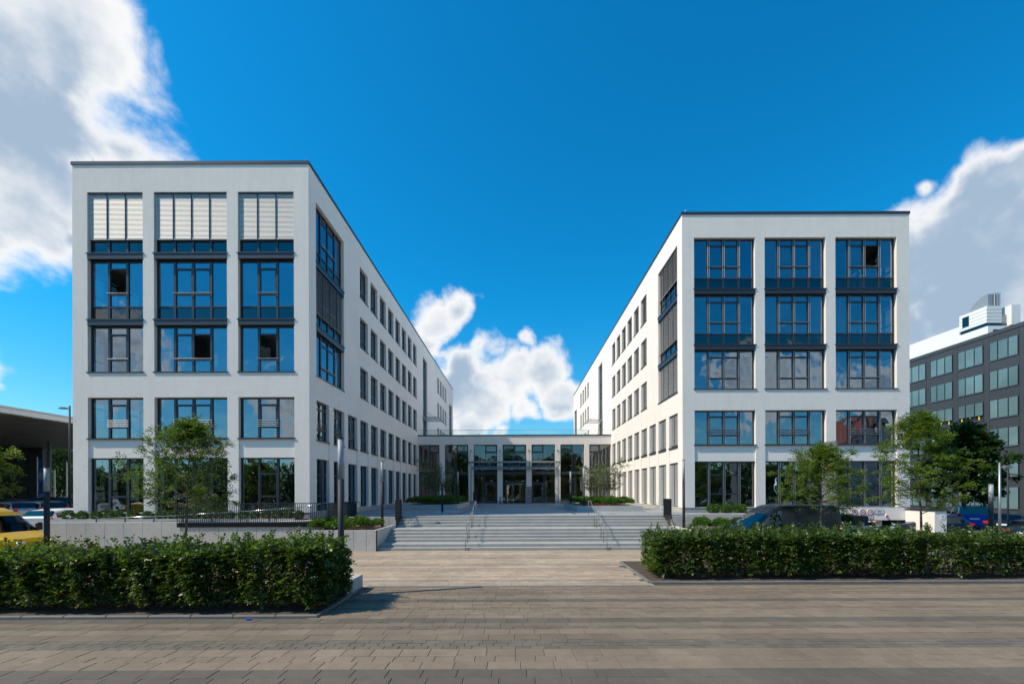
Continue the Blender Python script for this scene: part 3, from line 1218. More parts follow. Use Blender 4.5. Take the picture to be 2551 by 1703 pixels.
front_text('Hier gilt', .075, 'sign_black', s, (0, -.010, .042))
front_text('die StVO', .075, 'sign_black', s, (0, -.010, -.045))
p = at(2208, 1284, SY)
s = tag(put('alarm_lamp', disc(.085, -.05, .02, 16).mesh('alarm_lamp', 'sign_white'), None, p), 'small round warning lamp with dark red lens on the garage lintel', 'lamp')
put('lens', MB().tube((0, -.05, 0), (0, -.14, 0), .075, .05, 16).mesh('lens', 'lamp_red'), s)
# height bar with red and white stripes
p0, p1 = at(2120, 1299, YR - .35), at(2187, 1299, YR - .35)
hb = thing('height_bar', p0, 'red and white striped height limit bar hanging in the garage entrance', 'barrier')
n = 10
for i in range(n):
    a = p0.x + (p1.x - p0.x) * i / n
    b = p0.x + (p1.x - p0.x) * (i + 1) / n
    wpart(hb, 'stripe', MB().tube((a, p0.y, p0.z), (b, p0.y, p0.z), .05, n=10), 'sign_white' if i % 2 == 0 else 'sign_red')
for x in (p0.x + .15, p1.x - .15):
    wpart(hb, 'chain', MB().tube((x, p0.y, p0.z), (x, YR + .1, .95), .008, n=5), 'steel_dull')

# white side wall of the ramp and the concrete trough on its other side
rw = thing('ramp_wall', (26.4, 27.9, 0), 'white rendered wall with dark coping beside the garage ramp', 'wall')
wpart(rw, 'wall', MB().box(26.25, 27.0, 27.6, YR - .01, -1.6, 1.60), 'stucco_fine')
wpart(rw, 'coping', MB().box(26.2, 27.05, 27.55, YR - .01, 1.602, 1.68), 'coping')
hn = put('house_number', MB().box(-.13, .13, -.01, .0, -.16, .16).mesh('house_number', 'sign_white'), rw, Vector((26.75, 27.59, 1.25)) - rw.location)
front_text('6', .2, 'sign_blue', hn, (0, -.012, 0))

# ------------------------------------------------------------------ entrance building between the wings
def entrance():
    root = thing('entrance_hall', (-.3, YE, PZ), 'low white entrance hall with tall glass bays linking the two wings', 'building')
    zt, zcap = 8.47, 9.50
    ops_px = ((1041.8, 1095), (1108.3, 1166.9), (1180.1, 1239.1), (1252.3, 1311.4), (1324.6, 1383.2), (1396.4, 1455.6), (1468.3, 1522.0))
    ops = [((a - PPX) / F_PX * YE, (b - PPX) / F_PX * YE) for a, b in ops_px]
    ops[0] = (XL + .08, ops[0][1])
    ops[6] = (ops[6][0], XR - .05)
    wall = MB()
    facade(wall, lambda u, d, z: (u, YE + d, z), XL + .004, XR - .004, PZ, zcap, [(a, b, PZ + .01, zt) for a, b in ops], depth=.30)
    wall.quad((XL, YE, zcap), (XR, YE, zcap), (XR, YE + 18, zcap), (XL, YE + 18, zcap))
    wpart(root, 'wall', wall, 'stucco')
    wpart(root, 'roof_coping', MB().box(XL + .006, XR - .006, YE - .06, YE + .4, zcap + .002, zcap + .14), 'coping')
    for k in range(6):
        a, b = ops[k][1], ops[k + 1][0]
        wpart(root, 'pier_base', MB().box(a - .01, b + .01, YE - .015, YE + .31, PZ - .01, PZ + .33), 'plinth')
    yf = YE + .22
    for k, (a, b) in enumerate(ops):
        Wd = b - a
        fr = MB()
        w = .07
        zb, z1 = 4.96, 5.26
        fr.box(a + .003, a + w, yf, yf + .09, PZ + .012, zt - .003)
        fr.box(b - w, b - .003, yf, yf + .09, PZ + .012, zt - .003)
        fr.box(a + w, b - w, yf, yf + .09, zt - w, zt - .003)
        fr.box(a + w, b - w, yf - .01, yf + .09, zb, z1)
        fr.box(a + w, b - w, yf, yf + .09, PZ + .012, PZ + .07)
        xm = (a + b) / 2
        vent_r = k in (0, 1, 2, 3)
        fr.box(xm - .03, xm + .03, yf, yf + .09, z1, zt - w)
        if k != 3:
            fr.box(xm - .03, xm + .03, yf, yf + .09, PZ + .07, zb)
        vents = {0: (1,), 1: (1,), 2: (1,), 3: (0, 1), 4: (0,), 5: (0,), 6: (0,)}[k]
        halves = ((a + w, xm - .03), (xm + .03, b - w))
        zv = zt - .95
        panes = []
        for hi, (p, q) in enumerate(halves):
            if hi in vents:
                fr.box(p, q, yf, yf + .09, zv - .05, zv + .05)
                s = .10
                fr.box(p, p + s, yf - .01, yf + .09, zv + .05, zt - w)
                fr.box(q - s, q, yf - .01, yf + .09, zv + .05, zt - w)
                fr.box(p + s, q - s, yf - .01, yf + .09, zv + .05, zv + .05 + s)
                fr.box(p + s, q - s, yf - .01, yf + .09, zt - w - s * .8, zt - w)
                panes += [(p + s, q - s, zv + .05 + s, zt - w - s * .8), (p, q, z1, zv - .05)]
            else:
                panes.append((p, q, z1, zt - w))
        door = {2: 1, 4: 0}.get(k)
        zd = PZ + 2.40
        for hi, (p, q) in enumerate(halves):
            if k == 3:
                continue
            if door == hi:
                fr.box(p, q, yf - .005, yf + .09, zd - .02, zd + .10)
                panes.append((p, q, zd + .10, zb))
            else:
                panes.append((p, q, PZ + .07, zb))
        if k == 3:
            panes.append((a + w, b - w, PZ + 2.62, zb))
            fr.box(a + w, b - w, yf, yf + .09, PZ + 2.5, PZ + 2.62)
        wn_ = wpart(root, 'glazing', fr, 'frame')
        for (p, q, z0, z2) in panes:
            m = MB().quad((p, yf + .045, z0), (q, yf + .045, z0), (q, yf + .045, z2), (p, yf + .045, z2))
            put('pane', m.mesh('pane', 'glass_lobby'), wn_)
        if door is not None:
            p, q = halves[door]
            d = MB()
            s = .16
            d.box(p, p + s, yf - .02, yf + .07, PZ + .015, zd - .02)
            d.box(q - s, q, yf - .02, yf + .07, PZ + .015, zd - .02)
            d.box(p + s, q - s, yf - .02, yf + .07, zd - .02 - s, zd - .02)
            d.box(p + s, q - s, yf - .02, yf + .07, PZ + .015, PZ + .2)
            dr = wpart(root, 'door', d, 'frame')
            put('pane', MB().quad((p + s, yf + .03, PZ + .2), (q - s, yf + .03, PZ + .2), (q - s, yf + .03, zd - s - .02), (p + s, yf + .03, zd - s - .02)).mesh('pane', 'glass_lobby'), dr)
            hx = p + .08 if door == 0 else q - .08
            put('handle', MB().box(hx - .015, hx + .015, yf - .08, yf - .02, PZ + .95, PZ + 1.12).mesh('handle', 'steel'), dr)
            hx = q - .03 if door == 0 else p + .03
            for zz in (PZ + .3, PZ + 1.1, PZ + 1.7, PZ + 2.1):
                put('hinge', MB().box(hx - .03, hx + .03, yf - .04, yf - .021, zz, zz + .14).mesh('hinge', 'steel_dull'), dr)
            xs = (p + q) / 2
            put('escape_sign', MB().box(xs - .13, xs + .13, yf + .3, yf + .33, zd + .2, zd + .42).mesh('escape_sign', 'sign_white'), dr)
    # revolving door
    a, b = ops[3]
    cx, cy, r = (a + b) / 2, YE + .55, 1.24
    m = MB()
    m.tube((cx, cy, PZ + 2.22), (cx, cy, PZ + 2.5), r, n=36)
    dr = wpart(root, 'revolving_door', m, 'frame', True)
    put('band', MB().tube((cx, cy, PZ + 2.24), (cx, cy, PZ + 2.30), r + .012, n=36).mesh('band', 'steel_dull', True), dr)
    for s0, s1 in ((150, 222), (318, 390)):
        q = MB()
        for k in range(8):
            t0, t1 = R(s0 + (s1 - s0) * k / 8), R(s0 + (s1 - s0) * (k + 1) / 8)
            q.quad((cx + r * math.cos(t0), cy + r * math.sin(t0), PZ + .02), (cx + r * math.cos(t1), cy + r * math.sin(t1), PZ + .02),
                   (cx + r * math.cos(t1), cy + r * math.sin(t1), PZ + 2.22), (cx + r * math.cos(t0), cy + r * math.sin(t0), PZ + 2.22))
        put('curved_pane', q.mesh('curved_pane', 'glass_lobby', True), dr)
        for t in (s0, s1):
            x, y = cx + r * math.cos(R(t)), cy + r * math.sin(R(t))
            put('door_post', MB().tube((x, y, PZ + .01), (x, y, PZ + 2.22), .03, n=8).mesh('door_post', 'frame'), dr)
    for t in (35, 125, 215, 305):
        x, y = cx + .97 * r * math.cos(R(t)), cy + .97 * r * math.sin(R(t))
        q = MB().quad((cx, cy, PZ + .1), (x, y, PZ + .1), (x, y, PZ + 2.15), (cx, cy, PZ + 2.15))
        wg = put('door_wing', MB().tube((x, y, PZ + .05), (x, y, PZ + 2.2), .025, n=6).tube((cx, cy, PZ + .08), (x, y, PZ + .08), .04, n=6).mesh('door_wing', 'frame'), dr)
        put('wing_pane', q.mesh('wing_pane', 'glass_lobby'), dr)
    put('centre_post', MB().tube((cx, cy, PZ + .01), (cx, cy, PZ + 2.22), .035, n=10).mesh('centre_post', 'frame'), dr)
    # inside of the hall
    y1 = YE + 13
    wpart(root, 'hall_floor', MB().box(XL - .0 + .1, XR - .1, YE + .3, y1, PZ - .2, PZ + .005), 'interior_floor')
    wpart(root, 'gallery', MB().box(XL + .1, XR - .1, YE + 3.2, y1, 5.0, 5.3), 'interior')
    wpart(root, 'hall_ceiling', MB().box(XL + .1, XR - .1, YE + .3, y1, 8.9, 9.3), 'interior')
    bw = MB()
    facade(bw, lambda u, d, z: (u, y1 - d, z), XL + .1, XR - .1, PZ, 9.3, [(-2.3, 1.9, PZ + .01, 4.6)], .2)
    wpart(root, 'back_wall', bw, 'hall_wood')
    wpart(root, 'reception_counter', MB().box(-7.5, -4.5, YE + 8, YE + 8.8, PZ, PZ + 1.15), 'interior_wood')
    for x in (-8, -4.4, 3.6, 7.4):
        wpart(root, 'hall_column', MB().tube((x, YE + 4, PZ), (x, YE + 4, 8.9), .22, n=14), 'interior')
    # glass balustrade of the roof terrace
    yb = YE + 1.2
    bal = wpart(root, 'balustrade', MB().box(XL + .02, XR - .02, yb - .02, yb + .02, 10.36, 10.40), 'steel_dull')
    n = 12
    for i in range(n):
        a = XL + .05 + (XR - XL - .1) * i / n
        b = XL + .05 + (XR - XL - .1) * (i + 1) / n
        put('balustrade_pane', MB().quad((a + .01, yb, zcap + .1), (b - .01, yb, zcap + .1), (b - .01, yb, 10.36), (a + .01, yb, 10.36)).mesh('balustrade_pane', 'glass_clear'), bal)
    for x in (-4.6, 1.2):
        wpart(root, 'roof_spotlight', MB().tube((x, YE + .3, zcap + .14), (x, YE + .3, zcap + .27), .05, n=8), 'frame')
    # glass canopy over the doors, rising outwards
    xa, xb, yw, yo, zw, zo = -5.5, 4.88, YE - .12, 49.1, 5.62, 6.18
    tube = wpart(root, 'canopy', MB().tube((xa, yo, zo), (xb, yo, zo), .10, n=12), 'steel_dull', True)
    put('canopy_gutter', MB().box(xa, xb, yw - .1, yw + .1, zw - .10, zw + .06).mesh('canopy_gutter', 'steel_dull'), tube)
    n = 9
    for i in range(n + 1):
        x = xa + .04 + (xb - xa - .08) * i / n
        put('canopy_rib', MB().tube((x, yw, zw), (x, yo, zo), .045, n=6).mesh('canopy_rib', 'steel_dull'), tube)
        if i < n:
            x2 = xa + .04 + (xb - xa - .08) * (i + 1) / n
            put('canopy_pane', MB().quad((x + .05, yw, zw + .05), (x2 - .05, yw, zw + .05), (x2 - .05, yo, zo + .05), (x + .05, yo, zo + .05)).mesh('canopy_pane', 'glass_clear'), tube)
    for k in range(1, 5):
        x = (ops[k][1] + ops[k + 1][0]) / 2
        put('tie_rod', MB().tube((x, YE, 7.75), (x - .0, yo + .3, zo), .025, n=6).mesh('tie_rod', 'steel_dull'), tube)
        put('rod_anchor', MB().box(x - .09, x + .09, YE - .05, YE - .002, 7.65, 7.85).mesh('rod_anchor', 'steel_dull'), tube)
    for px in (1174, 1391):
        x = (px - PPX) / F_PX * YE
        wpart(root, 'downpipe', MB().tube((x, YE - .16, PZ), (x, YE - .16, zw - .1), .05, n=8), 'steel_dull')
    x = (1461 - PPX) / F_PX * YE
    wpart(root, 'wall_lamp', MB().box(x - .16, x + .16, YE - .2, YE - .002, 5.55, 5.7), 'frame')
    return root


ENT = entrance()

# information stele, letter boxes and ash bin by the doors
p = at(1317.3, 1250, 51.6)
st = thing('information_stele', (p.x, 51.6, PZ), 'grey information stele with tenant signs right of the revolving door', 'sign')
put('slab', MB().box(-.37, .37, -.06, .06, 0, 2.0).mesh('slab', 'sign_grey'), st)
put('strip', MB().box(-.35, -.25, -.066, -.061, .05, 1.95).mesh('strip', 'steel_dull'), st)
for zz in (1.80, .88):
    put('red_mark', MB().box(-.10, -.02, -.066, -.061, zz - .045, zz + .045).mesh('red_mark', 'sign_red'), st)
put('red_mark', MB().box(-.10, -.05, -.066, -.061, 1.2, 1.24).mesh('red_mark', 'sign_red'), st)
put('yellow_beam', MB().prism([(.02, 1.55), (.36, 1.66), (.36, 1.72)], 'y', -.068, -.061).mesh('yellow_beam', 'sign_yellow'), st)
o = put('lettering', text_mesh('EY', .15, 'sign_black'), st, (.08, -.066, 1.46))
o.rotation_euler = (R(90), 0, 0)
for zz, w in ((1.80, .12), (1.22, .1), (.88, .12), (.80, .09)):
    put('text_line', MB().box(.0, w + .04, -.066, -.061, zz - .012, zz + .012).mesh('text_line', 'sign_white'), st)
p = at(1184, 1252, 50.6)
lb = thing('letter_box_stand', (p.x, 50.6, PZ), 'dark letter box stand left of the entrance doors', 'letter box')
put('box', MB().box(-.23, .23, -.12, .12, .42, 1.42).mesh('box', 'anthracite'), lb)
for x in (-.18, .18):
    put('leg', MB().box(x - .03, x + .03, -.03, .03, 0, .42).mesh('leg', 'anthracite'), lb)
for i in range(4):
    put('flap', MB().box(-.2, .2, -.128, -.121, .5 + i * .23, .66 + i * .23).mesh('flap', 'pole_dark'), lb)
p = at(1245.7, 1252, 51.4)
ab = thing('ash_bin', (p.x, 51.4, PZ), 'slim dark ash bin beside the left door post', 'bin')
put('post', MB().tube((0, 0, 0), (0, 0, .72), .06, n=10).mesh('post', 'anthracite', True), ab)
put('lid', MB().tube((0, 0, .72), (0, 0, .86), .09, .05, n=10).mesh('lid', 'steel_dull', True), ab)

# ------------------------------------------------------------------ stairs
NOS = [26.60, 26.25, 25.90, 25.55, 24.25, 23.90, 23.55, 23.20, 22.25, 21.92]   # front edges from the top step down
RISE = PZ / 10
stair = thing('staircase', ((STX0 + STX1) / 2, NOS[-1], 0), 'broad grey granite staircase with ten steps up to the forecourt', 'stairs')
blk = {}
for i, yn in enumerate(NOS):
    ztop = PZ - i * RISE
    yb = (NOS[i - 1] + .03) if i else yn + .42
    L = .985
    offs = rnd.uniform(0, L)
    x = STX0 - offs
    while x < STX1:
        a, b = max(x, STX0), min(x + L, STX1)
        if b - a > .02:
            depth = yb - yn
            key = (round(b - a, 2), round(depth, 2))
            if key not in blk:
                m = MB()
                c = .014
                w, d = b - a - .008, depth
                m.v = [(0, 0, -RISE - .02), (w, 0, -RISE - .02), (w, 0, -c), (0, 0, -c), (0, c, 0), (w, c, 0), (w, d, 0), (0, d, 0), (w, d, -RISE - .02), (0, d, -RISE - .02)]
                m.f = [(0, 1, 2, 3), (3, 2, 5, 4), (4, 5, 6, 7), (1, 8, 6, 5, 2), (0, 3, 4, 7, 9), (7, 6, 8, 9)]
                m.m = [0] * 6
                blk[key] = m.mesh('step_block', 'granite')
            put('step_block', blk[key], stair, Vector((a + .004, yn, ztop - .0005 * (i == 0))) - stair.location)
        x += L
m = MB()
for i, yn in enumerate(NOS):
    m.box(STX0, STX1, yn + .03, 27.0, PZ - (i + 1) * RISE - .02, PZ - (i + 1) * RISE + RISE - .03)
wpart(stair, 'foundation', m, 'concrete')


def handrail(x, label):
    r = thing('handrail', (x, NOS[-1], 0), label, 'handrail', 'steel handrails on the stairs')
    h = .87

    def zst(y):
        z = 0.0
        for i, yn in enumerate(NOS):
            if y >= yn:
                z = max(z, PZ - i * RISE)
        return z
    pts = [(x, 21.86, h - .03), (x, 22.35, 2 * RISE + h), (x, 23.15, 2 * RISE + h + .05), (x, 24.3, 6 * RISE + h), (x, 25.5, 6 * RISE + h + .07), (x, 26.7, PZ + h - .02), (x, 27.6, PZ + h)]
    wpart(r, 'rail', MB().path(pts, .023, 10), 'rail_steel', True)
    for y in (21.88, 22.75, 23.45, 24.7, 25.45, 27.5):
        z0 = zst(y)
        # rail height at y
        zr = None
        for (a, b) in zip(pts, pts[1:]):
            if a[1] <= y <= b[1]:
                zr = a[2] + (b[2] - a[2]) * (y - a[1]) / (b[1] - a[1])
        po = wpart(r, 'post', MB().tube((x, y, z0), (x, y, zr or h), .018, n=8), 'rail_steel', True)
        put('foot_plate', MB().box(x - .06, x + .06, y - .06, y + .06, z0 + .001, z0 + .012).mesh('foot_plate', 'steel_dull'), po)
    return r


handrail(-2.58, 'steel handrail on the left part of the stairs')
handrail(4.47, 'steel handrail on the right part of the stairs')


# ------------------------------------------------------------------ retaining walls, planters and rails beside the stairs
def panel_wall(root, x0, x1, y, z0, z1, w=.99, th=.14, start=0.0, mname='concrete'):
    """a row of concrete panels with open joints, faces towards the viewer"""
    x = x0 - start
    while x < x1 - .02:
        a, b = max(x, x0), min(x + w, x1)
        wpart(root, 'panel', MB().cbox(a + .008, b - .008, y, y + th, z0, z1 + rnd.uniform(-.003, .003), .006), mname)
        x += w
    wpart(root, 'backing', MB().box(x0, x1, y + .05, y + th + .1, z0, z1 - .02), 'cladding_joint')


rwall = thing('retaining_wall', (-19, 22.9, 0), 'long concrete panel wall below the left wing behind the hedge', 'wall')
YW = 22.9
panel_wall(rwall, -34, -10.2, YW, 0, 1.40, .99, start=.4)
pl = thing('planter', (-8.6, 21.7, 0), 'tall concrete planter with shrubs left of the stairs', 'planter')
panel_wall(pl, -11.0, STX0, 21.72, 0, 1.05, .62, .12, start=.2)
m = MB()
y = 21.86
while y < 25.3:
    wpart(pl, 'panel', MB().cbox(STX0 - .13, STX0 - .004, y + .006, min(y + .62, 25.3) - .006, 0, 1.05, .006), 'concrete')
    y += .62
wpart(pl, 'soil_fill', MB().box(-11.0, STX0 - .14, 21.86, 25.3, .2, .97), 'mulch')
uw = thing('retaining_wall', (-8.6, 25.3, 0), 'short concrete wall behind the shrubs left of the stairs', 'wall')
panel_wall(uw, -10.3, STX0 - .004, 25.31, .9, PZ + .03, .8, .14, start=.3)
# mirrored planter right of the stairs, mostly behind the hedge
pr = thing('planter', (11, 21.7, 0), 'concrete planter with low shrubs right of the stairs', 'planter')
panel_wall(pr, STX1 + .004, 13.6, 21.72, 0, .95, .62, .12)
wpart(pr, 'soil_fill', MB().box(STX1 + .14, 13.6, 21.86, 25.3, .2, .88), 'mulch')
y = 21.86
while y < 25.3:
    wpart(pr, 'panel', MB().cbox(STX1 + .004, STX1 + .13, y + .006, min(y + .62, 25.3) - .006, 0, .95, .006), 'concrete')
    y += .62
ur = thing('retaining_wall', (12, 25.3, 0), 'concrete wall along the raised terrace below the right wing', 'wall')
panel_wall(ur, STX1 + .004, 17.4, 25.31, .0, PZ + .03, .99, .14, start=.3)
tr = thing('concrete_trough', (18.9, 24.6, 0), 'low concrete trough with a dark shrub beside the garage ramp', 'planter')
panel_wall(tr, 18.0, 20.5, 24.9, 0, .92, .82, .12)
wpart(tr, 'soil_fill', MB().box(18.0, 20.5, 25.06, 26.4, .1, .84), 'mulch')
# bed in front of the right wing
bedr = structure('planting_bed', MB().box(15.0, 20.3, 28.4, YR - .01, PZ - .02, PZ + .05), 'mulch')
# bed and ramp in front of the left wing
structure('planting_bed', MB().box(-34, -11.9, 24.15, YL - .01, 1.0, 1.44), 'mulch')
structure('access_ramp', MB().prism([(-30, .75), (-10.4, 1.46), (-10.4, .2), (-30, .2)], 'y', YW + .25, 24.14), 'concrete_light')
structure('kerb', MB().box(-33, -12.2, 24.04, 24.13, 1.0, 1.50), 'concrete_light')


def rail_panel(label, x, y0, y1, z0, z1):
    r = thing('railing', (x, y0, z0), label, 'railing', 'dark railings at the stair corners')
    wpart(r, 'top_rail', MB().box(x - .025, x + .025, y0, y1, z1 - .03, z1), 'anthracite')
    wpart(r, 'skirt', MB().box(x - .012, x + .012, y0, y1, z0, z0 + .22), 'anthracite')
    n = int((y1 - y0) / .105)
    for i in range(n + 1):
        y = y0 + (y1 - y0) * i / n
        wpart(r, 'bar', MB().box(x - .02, x + .02, y - .005, y + .005, z0, z1 - .031), 'anthracite')
    return r


rail_panel('dark bar railing at the top left corner of the stairs', STX0 - .02, 25.3, 26.6, 1.30, 2.48)
rail_panel('dark bar railing at the top right corner of the stairs', STX1 + .02, 25.3, 26.6, 1.30, 2.48)

# fence on the retaining wall
fx0, fx1 = at(443, 1251, YW).x, at(816, 1251, YW).x
fc = thing('fence', (fx0, YW, 1.1), 'long black bar fence on the concrete wall below the left wing', 'fence')
zt_, zb_ = 2.38, 1.14
YF = YW - .05
wpart(fc, 'top_rail', MB().box(fx0, fx1 + .03, YF - .02, YF + .02, zt_ - .035, zt_), 'anthracite')
wpart(fc, 'skirt', MB().box(fx0, fx1, YF + .012, YF + .024, zb_, zb_ + .21), 'anthracite')
n = 71
for i in range(n + 1):
    x = fx0 + (fx1 - fx0) * i / n
    wpart(fc, 'bar', MB().box(x - .006, x + .006, YF - .02, YF + .02, zb_ + (0 if i % 6 else -.02), zt_ - .036), 'anthracite')
wpart(fc, 'top_rail', MB().box(fx1 - .02, fx1 + .02, YF + .021, 27.0, zt_ - .035, zt_), 'anthracite')
wpart(fc, 'skirt', MB().box(fx1 - .006, fx1 + .006, YF + .024, 27.0, zb_, zb_ + .21), 'anthracite')
n = 36
for i in range(1, n + 1):
    y = YF + (27.0 - YF) * i / n
    wpart(fc, 'bar', MB().box(fx1 - .02, fx1 + .02, y - .006, y + .006, zb_, zt_ - .036), 'anthracite')
# wall under the returning fence
rw2 = thing('retaining_wall', (fx1, 25, 0), 'concrete wall under the fence turning towards the forecourt', 'wall')
wpart(rw2, 'panel', MB().box(fx1 - .25, fx1 - .03, YW + .15, 25.3, 0, 1.40), 'concrete')
# ramp handrail
rr = thing('handrail', (-18, 23.9, .9), 'thin steel handrail rising along the ramp below the left wing', 'handrail')
pts = [at(240, 1291, 23.95), at(440, 1283, 23.95), at(569, 1275, 23.95), at(734, 1265, 23.95), at(814, 1251.5, 23.95)]
wpart(rr, 'rail', MB().path(pts, .022, 8), 'steel', True)
for i in range(9):
    t = i / 8
    x = pts[0].x + (pts[-1].x - pts[0].x) * t
    for a, b in zip(pts, pts[1:]):
        if a.x <= x <= b.x:
            z = a.z + (b.z - a.z) * (x - a.x) / (b.x - a.x)
    wpart(rr, 'post', MB().box(x - .02, x + .02, 23.93, 23.97, z - .95, z - .02), 'anthracite')
pp = thing('handrail', (-10.9, 26, PZ), 'short steel handrail at the upper end of the ramp', 'handrail')
a, b = at(884, 1252, 26.2), at(897, 1248.6, 27.6)
wpart(pp, 'rail', MB().tube(a, b, .022, n=8), 'steel')
wpart(pp, 'post', MB().tube((b.x, b.y, PZ), b, .022, n=8), 'steel')


# planters with seats on the forecourt
def low_planter(name_label, x0, x1, y0, y1):
    r = thing('planter', ((x0 + x1) / 2, y0, PZ), name_label, 'planter', 'low planters on the forecourt')
    h = .40
    t = .45
    n = 5
    for i in range(n):
        a, b = x0 + (x1 - x0) * i / n, x0 + (x1 - x0) * (i + 1) / n
        wpart(r, 'rim_block', MB().cbox(a + .004, b - .004, y0, y0 + t, PZ - .01, PZ + h, .01), 'concrete_light')
        wpart(r, 'rim_block', MB().cbox(a + .004, b - .004, y1 - t, y1, PZ - .01, PZ + h, .01), 'concrete_light')
    n = 8
    for x in (x0, x1 - t):
        for i in range(n):
            a, b = y0 + t + (y1 - y0 - 2 * t) * i / n, y0 + t + (y1 - y0 - 2 * t) * (i + 1) / n
            wpart(r, 'rim_block', MB().cbox(x, x + t, a + .004, b - .004, PZ - .01, PZ + h, .01), 'concrete_light')
    wpart(r, 'soil_fill', MB().box(x0 + t, x1 - t, y0 + t, y1 - t, PZ, PZ + h - .06), 'mulch')
    return r


lp = low_planter('low concrete planter with shrubs on the left side of the forecourt', -9.4, -4.87, 35.4, 45.0)
rp = low_planter('low concrete planter with shrubs on the right side of the forecourt', 4.3, 8.95, 31.3, 40.3)
for i in (1, 3):
    x = -9.4 + .906 * i
    wpart(lp, 'wooden_seat', MB().cbox(x + .03, x + .88, 35.43, 35.82, PZ + .401, PZ + .435, .008), 'wood')
for i in (1, 3, 5):
    y = 35.85 + 1.087 * i
    wpart(lp, 'wooden_seat', MB().cbox(-5.29, -4.9, y + .03, y + 1.05, PZ + .401, PZ + .435, .008), 'wood')
for i in (1, 2, 3):
    x = 4.3 + .93 * i
    wpart(rp, 'wooden_seat', MB().cbox(x + .02, x + .91, 31.33, 31.72, PZ + .401, PZ + .435, .008), 'wood')
for i in (1, 3, 5, 7):
    y = 31.75 + 1.01 * i
    wpart(rp, 'wooden_seat', MB().cbox(4.33, 4.72, y + .03, y + .98, PZ + .401, PZ + .435, .008), 'wood')


# light columns
def light_column(x, y, z0, z1, label, r=.075, lit=1.18):
    o = thing('light_column', (x, y, z0), label, 'lamp', 'cylindrical light columns')
    h = z1 - z0
    put('shaft', MB().tube((0, 0, 0), (0, 0, h - lit), r, n=16).mesh('shaft', 'pole_dark', True), o)
    put('light_tube', MB().tube((0, 0, h - lit), (0, 0, h - .03), r * .93, n=16).mesh('light_tube', 'pole_acryl', True), o)
    put('cap', MB().tube((0, 0, h - .03), (0, 0, h), r * 1.05, n=16).mesh('cap', 'pole_dark', True), o)
    return o


light_column(at(849.5, 1300, 12.5).x, 12.5, 0, 4.50, 'large light column at the right end of the left hedge', .085)
light_column(at(116.7, 1300, 17).x, 17.0, 0, 3.96, 'light column beside the yellow van', .088, .95)
light_column(at(952, 1200, 25).x, 25.0, .9, 4.70, 'light column behind the shrubs in the tall planter left of the stairs')
light_column(at(1101.6, 1200, 31.2).x, 31.2, PZ, 4.69, 'light column in front of the left forecourt planter')
light_column(at(1140.5, 1200, 38.1).x, 38.1, PZ, 4.69, 'light column standing among the shrubs of the left forecourt planter')
light_column(at(1455.6, 1200, 31.6).x, 31.8, PZ, 4.69, 'light column at the front of the right forecourt planter')
light_column(at(1421.4, 1200, 37.8).x, 37.8, PZ, 4.66, 'light column at the back of the right forecourt planter')
light_column(at(1703, 1200, 23.6).x, 23.6, .8, 4.60, 'light column in front of the courtyard corner of the right wing', .07)
light_column(at(2468.5, 1200, 18.9).x, 18.9, 0, 3.22, 'light column at the far right behind the hedge', .085, .9)

# sign monolith
yn, yf_ = 24.0, 25.17
x = at(2082, 1200, 24.0).x
sm = thing('sign_monolith', (x, 24.6, 0), 'tall grey sign monolith with dark lettering and a yellow beam before the right wing', 'sign')
put('slab', MB().box(0, .12, -.6, .57, 0, 5.65).mesh('slab', 'sign_grey'), sm)
for s_, z, sz in (('BÜROCENTER', 5.35, .17), ('WÖHRDER SEE', 5.1, .17)):
    o = put('lettering', text_mesh(s_, sz, 'sign_black'), sm, (-.003, 0, z))
    o.rotation_euler = (R(90), 0, R(-90))
put('rule_line', MB().box(-.004, -.0005, -.5, .5, 4.86, 4.875).mesh('rule_line', 'sign_black'), sm)
put('yellow_beam', MB().prism([(-.52, 4.66), (-.52, 4.36), (.35, 4.02)], 'x', -.005, -.0005).mesh('yellow_beam', 'sign_yellow'), sm)

# concrete bench at the end of the left hedge
bn = thing('bench', (-5.4, 12.9, 0), 'grey concrete block bench at the right end of the left hedge', 'bench')
for i in range(2):
    wpart(bn, 'block', MB().cbox(-6.9 + i * 1.08, -5.84 + i * 1.08, 12.72, 13.5, 0, .43, .012), 'concrete_light')

# kerbs round the hedge beds
structure('hedge_bed', MB().box(-40, -4.75, 10.45, 13.55, -.045, .03), 'soil')
structure('hedge_bed', MB().box(4.32, 40, 14.1, 18.3, -.045, .03), 'soil')
kb = structure('kerbstones', MB().box(-40, -4.9, 10.44, 10.46, -.04, .02), 'curb')
kb2 = structure('kerbstones', MB().box(4.4, 40, 14.09, 14.11, -.04, .02), 'curb')
km = MB().cbox(.004, .992, 0, .10, -.04, .065, .02).mesh('kerbstone', 'curb')
kmy = MB().cbox(0, .10, .004, .992, -.04, .065, .02).mesh('kerbstone', 'curb')
for i in range(20):
    put('kerbstone', km, kb, (-4.72 - (i + 1), 10.345, rnd.uniform(-.004, .004)))
    put('kerbstone', km, kb2, (4.25 + i, 13.99, rnd.uniform(-.004, .004)))
for i in range(3):
    put('kerbstone', kmy, kb, (-4.82, 10.45 + i, 0))
for i in range(4):
    put('kerbstone', kmy, kb2, (4.2, 14.1 + i, 0))

q = gd(620, 1544)
can = thing('crushed_can', (q.x, q.y, .0), 'small crushed blue can lying by the left kerb', 'can')
cm = put('shell', MB().tube((-.05, 0, .026), (.05, .012, .03), .028, .022, n=10).mesh('shell', 'paint_blue'), can)
put('lid', MB().tube((.05, .012, .03), (.054, .012, .03), .02, n=10).mesh('lid', 'steel_dull'), can)

# ------------------------------------------------------------------ foliage helpers
def nrmz(a):
    return a / np.maximum(np.linalg.norm(a, axis=1, keepdims=True), 1e-9)


